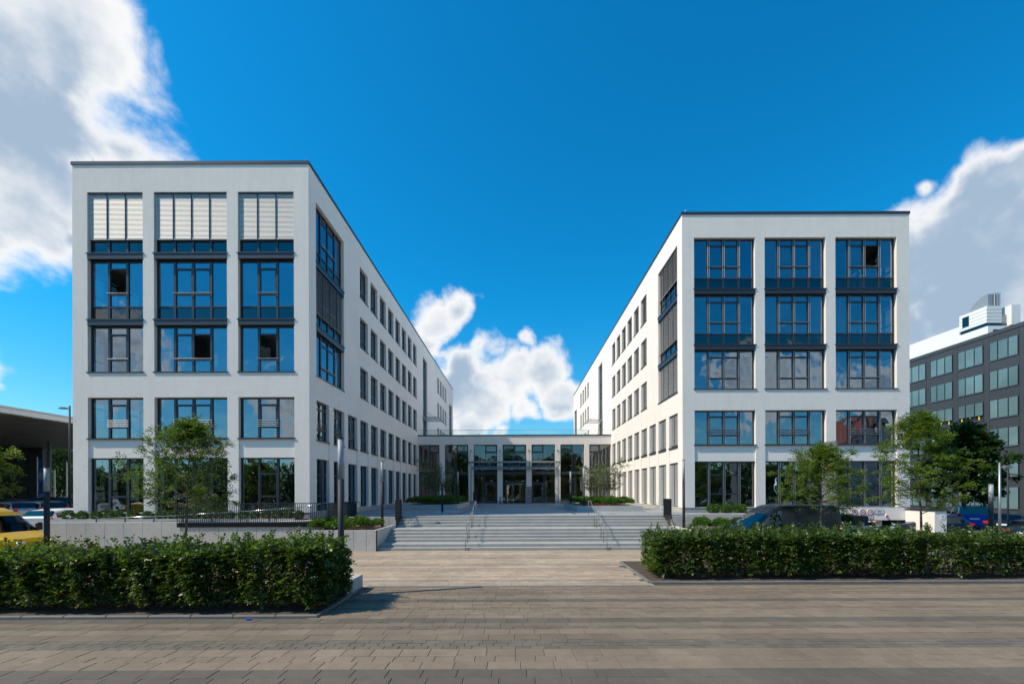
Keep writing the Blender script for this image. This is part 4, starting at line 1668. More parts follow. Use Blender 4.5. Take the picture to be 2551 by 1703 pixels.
def leaf_mesh(name, base, direc, normal, length, width, mname, hexa=False):
    """one folded leaf for each base point"""
    n = len(base)
    direc = nrmz(direc)
    side = nrmz(np.cross(direc, normal))
    nor = np.cross(side, direc)
    L = np.asarray(length).reshape(-1, 1) * np.ones((n, 1))
    Wd = np.asarray(width).reshape(-1, 1) * np.ones((n, 1))
    tip = base + direc * L - nor * L * .12
    if hexa:
        k = 6
        p1, p2 = base + direc * L * .32, base + direc * L * .72 - nor * L * .05
        up = nor * Wd * .18
        V = np.stack([base, p1 + side * Wd * .5 + up, p2 + side * Wd * .36 + up * .6, tip, p2 - side * Wd * .36 + up * .6, p1 - side * Wd * .5 + up], 1)
    else:
        k = 4
        mid = base + direc * L * .45
        up = nor * Wd * .2
        V = np.stack([base, mid + side * Wd * .5 + up, tip, mid - side * Wd * .5 + up], 1)
    V = V.reshape(-1, 3).astype(np.float32)
    me = D.meshes.new(name)
    me.vertices.add(n * k)
    me.vertices.foreach_set('co', V.ravel())
    me.loops.add(n * k)
    me.loops.foreach_set('vertex_index', np.arange(n * k, dtype=np.int32))
    me.polygons.add(n)
    me.polygons.foreach_set('loop_start', np.arange(0, n * k, k, dtype=np.int32))
    me.materials.append(MATS[mname])
    me.update(calc_edges=True)
    return me


def sprigs(rs, origin, direc, m, spacing, leafL, spread=1.0, droop=.15):
    """alternate leaves in one plane along short shoots: returns base, direction, normal of the leaves"""
    n = len(origin)
    direc = nrmz(direc)
    upv = np.tile(np.array([[0, 0, 1.0]]), (n, 1)) + rs.normal(0, .35, (n, 3))
    side = nrmz(np.cross(direc, upv))
    nor = nrmz(np.cross(side, direc))
    B, Dr, N = [], [], []
    for i in range(m):
        t = spacing * (i + .5)
        s = 1 if i % 2 else -1
        b = origin + direc * t - nor * droop * t * t / max(spacing * m, 1e-6) + rs.normal(0, spacing * .15, (n, 3))
        d = direc * .75 + side * s * spread + rs.normal(0, .25, (n, 3))
        d[:, 2] -= .12
        B.append(b)
        Dr.append(d)
        N.append(nor + rs.normal(0, .25, (n, 3)))
    return np.concatenate(B), np.concatenate(Dr), np.concatenate(N)


def hedge(name, label, x0, x1, y0, y1, hfun, seed, count, ends=(False, True), thin=None):
    rs = np.random.RandomState(seed)
    root = thing(name, ((x0 + x1) / 2, (y0 + y1) / 2, 0), label, 'hedge', 'hornbeam hedges along the street')

    def lump(x, z):
        return .10 * np.sin(x * 2.1 + seed) + .08 * np.sin(x * 4.7 + 1.3 * z + seed) + .06 * np.sin(x * 9.3 + z * 3.1)
    face = rs.choice(5, count, p=(.42, .30, .14, .06, .08))
    X = rs.uniform(x0, x1, count)
    Hh = hfun(X)
    Z = .20 + (Hh - .20) * rs.beta(1.1, 1.0, count)
    Y = rs.uniform(y0, y1, count)
    dep = rs.exponential(.13, count)
    out = np.zeros((count, 3))
    lm = lump(X, Z)
    f = face == 0
    Y[f] = (y0 + dep + lm * .8)[f]
    out[f] = (0, -1, .35)
    f = face == 1
    Z[f] = (Hh - dep * .8 + lm * .5)[f]
    out[f] = (0, -.2, 1)
    f = face == 2
    Y[f] = (y1 - dep)[f]
    out[f] = (0, 1, .35)
    f = face == 3
    if ends[1]:
        X[f] = (x1 - dep + lm * .8)[f]
        out[f] = (1, 0, .3)
    if ends[0]:
        X[f] = (x0 + dep + lm * .8)[f]
        out[f] = (-1, 0, .3)
    f = face == 4
    out[f] = (0, 0, .6)
    keep = rs.uniform(0, 1, count) < np.clip((Z - .05) / .35, .45, 1)
    if thin:
        a, b, k = thin
        keep &= ~((X > a) & (X < b) & (rs.uniform(0, 1, count) < k))
    org = np.stack([X, Y, Z], 1)[keep]
    out = out[keep] + rs.normal(0, .55, (keep.sum(), 3))
    out[:, 2] += .15
    B, Dr, N = sprigs(rs, org - nrmz(out) * .1, out, 8, .030, .07)
    # long shoots above the top
    ns = int((x1 - x0) * 17)
    sx = rs.uniform(x0, x1, ns)
    so = np.stack([sx, rs.uniform(y0, y1, ns), hfun(sx) - .06], 1)
    sd = rs.normal(0, .35, (ns, 3)) + np.array([.1, -.1, 1.0])
    B2, D2, N2 = sprigs(rs, so, sd, 13, .036, .07, droop=.35)
    B, Dr, N = np.concatenate([B, B2]), np.concatenate([Dr, D2]), np.concatenate([N, N2])
    n = len(B)
    L = rs.uniform(.06, .105, n)
    me = leaf_mesh('foliage', B, Dr, N, L, L * rs.uniform(.52, .66, n), 'hornbeam', True)
    l = root.location
    tag(put('foliage', me, root, (-l.x, -l.y, -l.z)), kind='stuff')
    k = int((x1 - x0) / .36)
    for i in range(k):
        for row in (0, 1):
            x = x0 + (i + .5 + row * .4) * (x1 - x0) / k + rs.uniform(-.06, .06)
            y = y0 + .45 + row * (y1 - y0 - .95) + rs.uniform(-.1, .1)
            mb = MB()
            p = Vector((x, y, .0))
            for q in range(4):
                p2 = p + Vector((rs.uniform(-.07, .07), rs.uniform(-.07, .07), .32))
                mb.tube(p, p2, .019 - q * .003, .016 - q * .003, n=5, cap=False)
                if q:
                    e = p + Vector((rs.uniform(-.35, .35), rs.uniform(-.35, .2), .3))
                    mb.tube(p, e, .008, .004, n=4, cap=False)
                p = p2
            put('stem', mb.mesh('stem', 'bark_stem', True), root, (-l.x, -l.y, -l.z))
    return root


hedge('hedge', 'dense hornbeam hedge on the left in front of the yellow van', -17.5, -4.74, 10.72, 12.3, lambda x: np.interp(x, (-17, -12, -8, -5), (1.33, 1.35, 1.48, 1.62)), 3, 12500, (False, True))
hedge('hedge', 'hornbeam hedge on the right in front of the black van', 4.72, 24.0, 14.5, 16.2, lambda x: np.interp(x, (4.5, 6, 12, 15.5, 17.5, 19.5, 24), (1.40, 1.44, 1.42, 1.34, 1.18, 1.30, 1.35)), 11, 17000, (True, False), thin=(13.6, 17.6, .45))


def young_tree(label, x, y, H, first, rx, seed, nb=26, leaf='ash_leaf', leafL=.105, group='young street trees', trunk_r=.055, jute=False, dens=2.0, name='young_tree', zbase=0.0, lean=0.0, fat=1.0):
    """tapered leader, ascending limbs with twigs, pinnate leaves at the twigs"""
    rs = np.random.RandomState(seed)
    rr = random.Random(seed)
    root = thing(name, (x, y, zbase), label, 'tree', group)
    tk = MB()
    pts = []
    p = Vector((0, 0, 0))
    segs = 9
    for i in range(segs + 1):
        t = i / segs
        pts.append(Vector((lean * t + rr.uniform(-.03, .03) * (i > 0), rr.uniform(-.03, .03) * (i > 0), t * H * .97)))
    for i in range(segs):
        r0 = trunk_r * (1 - .9 * i / segs)
        r1 = trunk_r * (1 - .9 * (i + 1) / segs)
        tk.tube(pts[i], pts[i + 1], r0, r1, n=8, cap=False)

    def leader(z):
        f = min(max(z / (H * .97) * segs, 0), segs - 1e-4)
        i = int(f)
        return pts[i].lerp(pts[i + 1], f - i)
    org, dire = [], []
    for b in range(nb):
        t = (b + .5) / nb
        z = first + (H * .95 - first) * t ** .9
        az = b * 2.399 + rr.uniform(-.4, .4)
        prof = (math.sin(min(1.0, .24 + t * .74) * math.pi) ** .8) * (1 - .45 * t)
        L = 1.12 * rx * max(.13, prof) * rr.uniform(.75, 1.15)
        up = .30 + .6 * t
        dv = Vector((math.cos(az), math.sin(az), up)).normalized()
        a = leader(z)
        pp = a
        rb = max(.006, trunk_r * .38 * (1 - t * .7))
        k = 5
        for s in range(k):
            dv2 = (dv + Vector((rr.uniform(-.18, .18), rr.uniform(-.18, .18), .06 * s - .10 * (s > 2)))).normalized()
            q = pp + dv2 * (L / k)
            tk.tube(pp, q, rb * (1 - s / k * .75), rb * (1 - (s + 1) / k * .75), n=5, cap=False)
            if s >= 1:
                nt = 3 if s < 4 else 4
                for w in range(nt):
                    tv = (dv2 * .5 + Vector((rr.uniform(-1, 1), rr.uniform(-1, 1), rr.uniform(-.3, .7)))).normalized()
                    tl = rr.uniform(.16, .42) * (rx / 1.8) ** .5
                    e = q + tv * tl
                    tk.tube(q, e, .006, .003, n=3, cap=False)
                    for u in range(int(round(2 * dens)) + (rr.random() < .5)):
                        o = q.lerp(e, rr.uniform(.25, 1.0))
                        org.append(tuple(o))
                        v = tv + Vector((rr.uniform(-1, 1), rr.uniform(-1, 1), rr.uniform(-.6, .3)))
                        dire.append(tuple(v))
            pp = q
    for u in range(16):
        z = H * rr.uniform(.84, .99)
        org.append(tuple(leader(z)))
        dire.append((rr.uniform(-1, 1), rr.uniform(-1, 1), rr.uniform(0, .8)))
    put('trunk', tk.mesh('trunk', 'bark', True), root)
    if jute:
        put('trunk_wrap', MB().tube((0, 0, .3), (pts[2].x * .6, pts[2].y * .6, jute), trunk_r * 1.35, trunk_r * 1.2, n=10).mesh('trunk_wrap', 'jute', True), root)
    B, Dr, N = sprigs(rs, np.array(org), np.array(dire), 7, .036 * fat, leafL, spread=.9, droop=.5)
    n = len(B)
    Ls = leafL * rs.uniform(.7, 1.15, n)
    tag(put('crown', leaf_mesh('crown', B, Dr, N, Ls, Ls * .42 * fat, leaf), root), kind='stuff')
    return root


young_tree('young ash tree in front of the left wing, behind the left hedge', at(460, 1300, 18).x, 18.0, 5.85, 1.9, 1.95, 21, nb=46, leaf='ash_leaf_dark', lean=.25)
young_tree('young ash tree in front of the black van', at(2042, 1300, 18.6).x, 18.6, 4.75, 1.85, 1.6, 22, nb=30, jute=1.0, lean=.1)
young_tree('young ash tree at the right corner of the right wing', at(2297, 1300, 18.6).x, 18.6, 6.15, 1.85, 1.8, 23, nb=40, lean=-.2, jute=.9)
young_tree('young ash tree above the yellow van at the left edge', -20.3, 16.0, 5.1, 2.3, 1.65, 24, nb=34)
young_tree('dark broadleaf tree beside the right wing, behind the young ash', at(2395, 1250, 33).x + .2, 33.0, 7.6, 1.8, 2.6, 25, nb=32, leaf='maple_leaf', leafL=.26, group='trees by the right parking lot', trunk_r=.16, dens=3, name='maple_tree', fat=2.0)


# multi stem trees in the forecourt planters
def multi_stem(label, x, y, z, H, seed, leaf='amelanchier', n_st=6, spread=1.25):
    rs = np.random.RandomState(seed)
    rr = random.Random(seed)
    root = thing('multi_stem_tree', (x, y, z), label, 'tree', 'multi stem trees in the forecourt planters')
    tk = MB()
    org, dire = [], []
    for s in range(n_st):
        az = s * 2 * math.pi / n_st + rr.uniform(-.4, .4)
        p = Vector((math.cos(az) * .06, math.sin(az) * .06, 0))
        top = H * rr.uniform(.8, 1.0)
        k = 7
        for i in range(k):
            t = (i + 1) / k
            q = Vector((math.cos(az) * spread * t ** 1.3 * .8 + rr.uniform(-.06, .06), math.sin(az) * spread * t ** 1.3 * .8 + rr.uniform(-.06, .06), top * t))
            tk.tube(p, q, .032 * (1 - i / k * .8), .032 * (1 - (i + 1) / k * .8), n=6, cap=False)
            if t > .42:
                for w in range(5):
                    tv = Vector((rr.uniform(-1, 1), rr.uniform(-1, 1), rr.uniform(-.1, .8))).normalized()
                    e = q + tv * rr.uniform(.3, .65)
                    tk.tube(q, e, .009, .004, n=3, cap=False)
                    for u in range(6):
                        org.append(tuple(q.lerp(e, rr.uniform(.2, 1.05))))
                        dire.append((tv.x + rr.uniform(-1, 1), tv.y + rr.uniform(-1, 1), tv.z + rr.uniform(-.7, .5)))
            p = q
    put('trunk', tk.mesh('trunk', 'bark_pale', True), root)
    B, Dr, N = sprigs(rs, np.array(org), np.array(dire), 4, .06, .09, spread=.9)
    Ls = rs.uniform(.07, .11, len(B))
    tag(put('crown', leaf_mesh('crown', B, Dr, N, Ls, Ls * .58, leaf), root), kind='stuff')


multi_stem('multi stem tree in the left forecourt planter, close to the wing', at(1073, 1250, 39.5).x, 39.5, PZ + .34, 3.7, 31)
multi_stem('multi stem tree in the left forecourt planter, nearer to the doors', at(1107, 1250, 42.5).x, 42.5, PZ + .34, 3.3, 32)
multi_stem('multi stem tree in the right forecourt planter, closer to the doors', at(1477, 1250, 36.8).x, 36.8, PZ + .34, 3.0, 33)
multi_stem('multi stem tree in the right forecourt planter, in front', at(1518, 1250, 34.2).x, 34.2, PZ + .34, 3.25, 34)


# small shrubs
def shrub_mesh(seed, rx, rz, count, leafL, mname, flat=.75, full=False):
    rs = np.random.RandomState(seed)
    d = nrmz(rs.normal(0, 1, (count, 3)))
    if not full:
        d[:, 2] = np.abs(d[:, 2]) * .9 + d[:, 2] * .1
    az = np.arctan2(d[:, 1], d[:, 0])
    lump = 1 + .16 * np.sin(az * 3 + seed) * np.cos(d[:, 2] * 4) + .12 * np.sin(az * 7 + seed * 2 + d[:, 2] * 6)
    rad = (rs.uniform(.35, 1.0, count) ** .4) * lump
    P = np.stack([d[:, 0] * rx * rad, d[:, 1] * rx * rad, rz * flat + d[:, 2] * rz * rad], 1)
    out = d + rs.normal(0, .45, (count, 3)) + np.array([0, 0, .35])
    Ls = leafL * rs.uniform(.7, 1.3, count)
    me = leaf_mesh('shrub', P, out, rs.normal(0, 1, (count, 3)), Ls, Ls * .55, mname)
    return me


ball = [shrub_mesh(50 + i, .25, .25, 1500, .055, 'box_leaf_dark', .95, True) for i in range(3)]
bx = [440, 527, 617, 703, 766, 852, 947, 1035, 1110, 1185, 1245, 1325, 1402, 1472, 1560, 1633, 1706, 1775, 1842, 1915]
for i, v in enumerate(bx):
    px = v / 2.57
    q = at(px, 1283, 24.5)
    s_ = rnd.uniform(.9, 1.08)
    b = put('round_bush', ball[i % 3], None, (q.x, 24.5, 1.43), rnd.uniform(0, 6), (s_, s_, s_))
    tag(b, f'round clipped bush below the left wing, {ORD[i]} from the left', 'bush', 'round clipped bushes below the left wing')
ballr = [shrub_mesh(60 + i, .28, .27, 1500, .058, 'box_leaf', .9, True) for i in range(3)]
for i, px in enumerate((1772, 1789, 1806, 1822, 1838, 1855)):
    q = at(px, 1283, 28.8)
    b = put('round_bush', ballr[i % 3], None, (q.x, 28.8 + (i % 2) * .35, PZ + .04), rnd.uniform(0, 6))
    tag(b, f'round green bush below the right wing, {ORD[i]} from the stairs', 'bush', 'round bushes below the right wing')
q = at(2107, 1292, 25.6)
tag(put('round_bush', shrub_mesh(70, .42, .42, 2200, .07, 'box_leaf_dark'), None, (q.x, 25.7, .83)), 'dark green shrub in the trough beside the garage ramp', 'bush')
lowm = [shrub_mesh(80 + i, .42, .33, 1900, .065, 'box_leaf') for i in range(4)]
lowd = [shrub_mesh(90 + i, .42, .36, 1900, .065, 'box_leaf') for i in range(3)]


def fill(meshes, spots, z, label, group):
    for i, (x, y) in enumerate(spots):
        s_ = rnd.uniform(.85, 1.15)
        tag(put('low_shrub', meshes[i % len(meshes)], None, (x, y, z), rnd.uniform(0, 6), (s_, s_, s_ * rnd.uniform(.9, 1.1))), label, 'shrub', group)


tall_rows = (('front row', [(-10.2, 22.5), (-9.4, 22.35), (-8.7, 22.55), (-8.0, 22.4)]), ('second row', [(-9.9, 23.3), (-9.0, 23.2), (-8.2, 23.2), (-7.7, 23.6)]),
             ('third row', [(-9.5, 24.2), (-8.6, 24.1), (-7.8, 24.5)]), ('back row', [(-10.1, 24.8), (-8.9, 24.9)]))
for rn, spots in tall_rows:
    for i, (x, y) in enumerate(spots):
        s_ = rnd.uniform(.85, 1.15)
        tag(put('low_shrub', lowm[i % 4], None, (x, y, .95), rnd.uniform(0, 6), (s_, s_, s_ * rnd.uniform(.9, 1.1))),
            f'green shrub in the tall planter by the stairs, {rn}, {ORD[i]} from left', 'shrub', 'shrubs in the tall planter')
fill(lowm, [(9.5, 22.5), (10.4, 22.4), (11.3, 22.6), (12.2, 22.5), (13.0, 22.6), (9.9, 23.5), (10.9, 23.5), (11.9, 23.6), (12.8, 23.7)], .86,
     'low shrub in the planter right of the stairs', 'shrubs in the right planter')
sp_l = [(-8.6 + .62 * i + rnd.uniform(-.15, .15), 36.2 + .95 * j + rnd.uniform(-.2, .2)) for i in range(6) for j in range(9)]
fill(lowd, sp_l, PZ + .32, 'low dark shrub in the left forecourt planter', 'shrubs in the left forecourt planter')
sp_r = [(5.1 + .62 * i + rnd.uniform(-.15, .15), 32.1 + .95 * j + rnd.uniform(-.2, .2)) for i in range(6) for j in range(8)]
fill(lowm, sp_r, PZ + .32, 'low bright shrub in the right forecourt planter', 'shrubs in the right forecourt planter')


# far trees: trunk and crown of many clumps
def far_tree(label, x, y, z, H, rx, seed, leaf='wood_leaf', count=5200, leafL=.34, group='trees behind the glass hall', name='broadleaf_tree'):
    rs = np.random.RandomState(seed)
    root = thing(name, (x, y, z), label, 'tree', group)
    tk = MB()
    tk.tube((0, 0, 0), (rs.uniform(-.3, .3), rs.uniform(-.3, .3), H * .55), .24, .12, n=8, cap=False)
    clumps = []
    for i in range(26):
        t = rs.uniform(0, 1)
        a = rs.uniform(0, 6.28)
        rr_ = rx * math.sin(min(1, .2 + t * .85) * math.pi) ** .6 * rs.uniform(.3, .95)
        c = np.array([math.cos(a) * rr_, math.sin(a) * rr_, H * (.22 + .7 * t)])
        clumps.append((c, rx * rs.uniform(.28, .48)))
        tk.tube((0, 0, H * (.15 + .35 * t)), tuple(c), .06, .02, n=4, cap=False)
    put('trunk', tk.mesh('trunk', 'bark', True), root)
    P, O = [], []
    per = count // len(clumps)
    for c, r in clumps:
        d = nrmz(rs.normal(0, 1, (per, 3)))
        P.append(c + d * r * (rs.uniform(.2, 1, (per, 1)) ** .5))
        O.append(d)
    P, O = np.concatenate(P), np.concatenate(O)
    Ls = leafL * rs.uniform(.6, 1.3, len(P))
    tag(put('crown', leaf_mesh('crown', P, O + rs.normal(0, .6, O.shape), rs.normal(0, 1, O.shape), Ls, Ls * .7, leaf), root), kind='stuff')


for i, (px, Y, H, rx) in enumerate(((95, 84, 12, 5.0), (120, 80, 12.5, 4.5), (146, 86, 13.5, 5.0), (168, 82, 12.5, 4.5), (188, 88, 13, 5), (40, 96, 12, 5))):
    far_tree(f'dark broadleaf tree behind the glass hall, {ORD[i]} of its row', at(px, 1240, Y).x, Y, 0, H, rx, 100 + i)
for i, (x, y, H, rx) in enumerate(((-3.2, 82, 7, 3.2), (.6, 80, 7.5, 3.4), (3.6, 84, 7, 3.2))):
    far_tree(f'garden tree seen through the revolving door, {ORD[i]} from the left', x, y, 0, H, rx, 120 + i, leaf='ash_leaf', group='garden trees behind the hall')


# ------------------------------------------------------------------ vehicles
def interp(x, tab):
    xs, ys = zip(*tab)
    return float(np.interp(x, xs, ys))


def vehicle(name, label, cat, group, loc, rotz, paint, spec, tails=True):
    """nose towards -x; the shell is lofted from cross sections, glass areas are faces of their own"""
    root = thing(name, loc, label, cat, group, rotz)
    L, hw, zb = spec['L'], spec['hw'], spec['zb']
    st = sorted(set([round(v, 3) for v in spec['stations']]))
    NS, NC, NT = 9, 4, 4
    grid = []
    for x in st:
        zt = interp(x, spec['top'])
        plan = interp(x, spec['plan'])
        r = min(spec['r'], (zt - zb) * .3)
        row = []
        belt = spec['belt']
        zs = list(np.linspace(zb, belt, 4)) + list(np.linspace(belt, max(zt - r, belt + .02), NS - 3))[1:] if zt - r > belt + .05 else list(np.linspace(zb, zt - r, NS))
        def hwz(z):
            return hw * plan * interp(z, spec['tumble'])
        for z in zs:
            row.append((x, hwz(z), z))
        y0, z0 = row[-1][1], row[-1][2]
        for k in range(1, NC + 1):
            a = math.pi / 2 * k / NC
            row.append((x, y0 - r * (1 - math.cos(a)) * 1.15, z0 + r * math.sin(a) * .94))
        yl = row[-1][1]
        zl = row[-1][2]
        for k in range(1, NT + 1):
            t = k / NT
            row.append((x, yl * (1 - t), zl + r * .06 * (1 - (1 - t) ** 2)))
        grid.append(row)
    nC = len(grid[0])
    body, wind, sidew, rear = MB(), MB(), {}, MB()
    for i in range(len(st) - 1):
        xm = (st[i] + st[i + 1]) / 2
        for j in range(nC - 1):
            q = (grid[i][j], grid[i + 1][j], grid[i + 1][j + 1], grid[i][j + 1])
            ztop = interp(xm, spec['top'])
            cj = sum(p[2] for p in q) / 4
            tgt = body
            if j >= NS + 0 and spec['ws'][0] < xm < spec['ws'][1]:
                tgt = wind
            elif j >= NS + 0 and spec.get('rw') and spec['rw'][0] < xm < spec['rw'][1]:
                tgt = rear
            elif 3 <= j < NS - 1:
                for wi, (a, b) in enumerate(spec['side']):
                    if a < xm < b and ztop - cj > .05:
                        tgt = sidew.setdefault(wi, [MB(), MB()])
                        break
            for s in (1, -1):
                qq = [(p[0], s * p[1], p[2]) for p in q]
                if s < 0:
                    qq = qq[::-1]
                m = tgt if isinstance(tgt, MB) else tgt[0 if s > 0 else 1]
                m.quad(*qq)
    for i, rev in ((0, False), (-1, True)):
        r = grid[i]
        poly = [(p[0], p[1], p[2]) for p in r] + [(p[0], -p[1], p[2]) for p in r[::-1][1:]]
        body.quad(*(poly[::-1] if rev else poly))
    bo = put('body', body.mesh('body', paint, True), root)
    if wind.f:
        put('windscreen', wind.mesh('windscreen', 'glass_car', True), root)
    if rear.f:
        put('rear_window', rear.mesh('rear_window', 'glass_car', True), root)
    for a in sidew.values():
        for m in a:
            put('side_window', m.mesh('side_window', 'glass_car', True), root)
    # dark cabin inside
    x0, x1 = spec['cabin']
    put('cabin', MB().box(x0, x1, -hw * .8, hw * .8, .4, spec['belt'] + .02).mesh('cabin', 'black_plastic'), root)
    for x in spec['seats']:
        for s in (-.38, .38):
            put('seat', MB().box(x, x + .14, s - .23, s + .23, .5, spec['belt'] + .38).mesh('seat', 'black_plastic'), root)
    wr = spec['wr']
    tm = MB().tube((0, -.11, 0), (0, .11, 0), wr, n=22).mesh('tyre', 'tyre')
    rm = MB().tube((0, -.118, 0), (0, .118, 0), wr * .66, n=22).mesh('rim', 'rim')
    am = MB().tube((0, -.006, 0), (0, .006, 0), wr * 1.16, n=26).mesh('wheel_arch', 'black_plastic')
    for x in spec['axles']:
        for s in (1, -1):
            w = put('wheel', None, root, (x, s * (hw - .10), wr))
            put('tyre', tm, w)
            put('rim', rm, w)
            put('wheel_arch', am, root, (x, s * (hw + .0), wr * 1.05))
    zf = spec['zl']
    for s in (1, -1):
        put('headlight', MB().cbox(spec['hx'] - .03, spec['hx'] + .2, s * hw * .66 - .15, s * hw * .66 + .15, zf - .1, zf + .05, .04).mesh('headlight', 'lamp_clear'), root)
        y = s * hw * spec['ty']
        put('tail_light', MB().cbox(L - .22, L + .012, y - spec['tw'], y + spec['tw'], spec['tz'][0], spec['tz'][1], .02).mesh('tail_light', 'lamp_red'), root)
        mx = spec['mx']
        put('mirror', MB().cbox(mx, mx + .12, s * (hw + .13) - .11, s * (hw + .13) + .11, spec['belt'] - .02, spec['belt'] + spec['mh'], .03).mesh('mirror', 'black_plastic'), root)
    put('number_plate', MB().box(L + .004, L + .016, -.26, .26, spec['pz'], spec['pz'] + .11).mesh('number_plate', 'plate'), root)
    put('bumper', MB().cbox(-.04, .22, -hw * .93, hw * .93, zb + .02, zb + .26, .05).mesh('bumper', 'black_plastic'), root)
    put('bumper', MB().cbox(L - .2, L + .04, -hw * .93, hw * .93, zb + .04, zb + .26, .05).mesh('bumper', 'black_plastic' if spec.get('van') else paint), root)
    return root


VAN = dict(L=5.0, hw=1.0, zb=.28, r=.2, belt=1.22, van=True,
           stations=[0, .03, .1, .2, .35, .55, .8, .95, 1.05, 1.2, 1.4, 1.6, 1.75, 1.85, 2.0, 2.2, 2.4, 2.65, 2.7, 3.3, 4.0, 4.6, 4.85, 4.93, 4.98, 5.0],
           top=[(0, .72), (.03, .8), (.2, .95), (.95, 1.22), (1.75, 1.93), (2.05, 2.15), (2.4, 2.28), (2.8, 2.31), (4.85, 2.29), (4.95, 2.24), (5.0, 2.1)],
           plan=[(0, .82), (.2, .92), (.6, .985), (1.0, 1), (4.8, 1), (5.0, .97)], tumble=[(.28, .96), (.6, 1.0), (1.2, .985), (2.0, .90), (2.3, .86)],
           ws=(.95, 1.75), side=[(1.2, 2.4)], cabin=(1.3, 2.6), seats=(2.0,), wr=.34, axles=(.95, 4.0), zl=.78, hx=.03, ty=.93, tw=.06, tz=(.95, 1.45), mx=1.15, mh=.34, pz=.7)
EST = dict(L=4.65, hw=.9, zb=.24, r=.14, belt=.96,
           stations=[0, .05, .15, .4, .8, 1.1, 1.25, 1.5, 1.8, 1.95, 2.1, 2.5, 2.6, 3.0, 3.4, 3.5, 3.9, 4.15, 4.25, 4.4, 4.5, 4.6, 4.65],
           top=[(0, .6), (.15, .74), (.5, .86), (1.2, .99), (1.95, 1.42), (2.4, 1.48), (3.4, 1.47), (4.15, 1.40), (4.55, 1.02), (4.65, .96)],
           plan=[(0, .78), (.3, .93), (.8, 1), (4.0, 1), (4.65, .9)], tumble=[(.24, .95), (.55, 1.0), (.96, .98), (1.45, .76)],
           ws=(1.25, 1.95), rw=(4.15, 4.5), side=[(1.5, 2.5), (2.6, 3.4), (3.5, 4.15)], cabin=(1.4, 4.2), seats=(2.2, 3.2), wr=.32, axles=(.85, 3.7), zl=.60, hx=.03, ty=.76, tw=.17, tz=(.82, .96), mx=1.5, mh=.14, pz=.72)
SUV = dict(EST, hw=.93, belt=1.08, top=[(0, .75), (.15, .9), (.5, 1.0), (1.2, 1.12), (1.9, 1.6), (2.4, 1.68), (3.6, 1.66), (4.2, 1.58), (4.55, 1.1), (4.65, 1.0)], tumble=[(.24, .95), (.6, 1.0), (1.08, .98), (1.65, .78)], tz=(.9, 1.2), tw=.1)
MPV = dict(EST, L=4.6, hw=.92, belt=1.05, top=[(0, .7), (.15, .85), (.5, .98), (1.0, 1.12), (1.8, 1.62), (2.3, 1.72), (3.9, 1.74), (4.45, 1.68), (4.55, 1.1), (4.6, 1.0)], tumble=[(.24, .95), (.6, 1.0), (1.05, .99), (1.72, .84)], rw=(4.45, 4.56), ws=(1.1, 1.8),
           stations=[0, .05, .15, .4, .8, 1.1, 1.25, 1.5, 1.8, 1.95, 2.1, 2.5, 2.6, 3.0, 3.4, 3.5, 3.9, 4.2, 4.4, 4.45, 4.5, 4.56, 4.6], side=[(1.5, 2.5), (2.6, 3.4), (3.5, 4.2)], tz=(.95, 1.15), tw=.09, ty=.88)
vehicle('van', 'black high roof delivery van parked behind the right hedge', 'van', 'vans parked in front of the stairs', (9.3, 20.3, 0), 0, 'paint_black', VAN)
vehicle('van', 'yellow high roof van behind the left hedge at the left edge', 'van', 'vans parked in front of the stairs', (-21.6, 19.8, 0), R(180), 'paint_yellow', VAN)
G1 = 'cars on the left parking lot'
PZL = .46


def parked(px, Y, z, rot, paint, spec, label, group, name='car'):
    """nose away from the viewer at rot 0 (tail towards -Y)"""
    p = at(px, 1250, Y)
    # local nose is -x; turn so that the tail faces the viewer
    a = R(-90) + R(rot)
    L = spec['L']
    vehicle(name, label, 'car', group, (p.x - L * math.cos(a), Y - L * math.sin(a), z), a, paint, spec)


parked(84, 26.6, PZL, 10, 'paint_white', EST, 'white estate car with red tail lights at the left wall, the left one', G1)
parked(152, 27.6, PZL, 6, 'paint_white', EST, 'white estate car beside the corner of the left wing', G1)
parked(72, 33.5, .62, 70, 'paint_silver', SUV, 'silver car parked behind the left white estate', G1)
parked(142, 34.5, .62, 70, 'paint_grey', SUV, 'dark grey car parked behind the right white estate', G1)
parked(100, 42, .8, 80, 'paint_navy', SUV, 'dark car in the rear row of the left lot, left of the street lamp', G1)
parked(165, 43, .85, 75, 'paint_black', SUV, 'black car in the rear row of the left lot, beside the street lamp', G1)
G2 = 'cars on the right parking lot'
parked(2428, 32.5, 0, -38, 'paint_blue', MPV, 'bright blue minivan on the right parking lot', G2)
parked(2400, 29.2, -.2, 80, 'paint_navy', EST, 'dark blue car right of the white ramp wall', G2)
parked(2497, 27.8, -.05, -58, 'paint_black', EST, 'black estate car with red tail lights at the far right', G2)
parked(2548, 24.5, -.25, -70, 'paint_navy', EST, 'dark blue car cut off by the right edge', G2)


# ------------------------------------------------------------------ street lamps
def street_lamp(label, x, y, z0, z1, arm, r=.06, mname='pole_dark'):
    o = thing('street_lamp', (x, y, z0), label, 'street lamp', 'mast street lamps')
    h = z1 - z0
    put('mast', MB().tube((0, 0, 0), (0, 0, h), r * 1.15, r * .8, n=10).mesh('mast', mname, True), o)
    put('arm', MB().tube((0, 0, h - .25), (arm * .35, 0, h - .22), .035, n=6).mesh('arm', mname), o)
    put('lamp_head', MB().prism([(arm * .3, h - .27), (arm * 1.1, h - .26), (arm * 1.12, h - .22), (arm * .75, h - .12), (arm * .3, h - .15)], 'y', -.14, .14).mesh('lamp_head', 'sign_grey'), o)
    return o


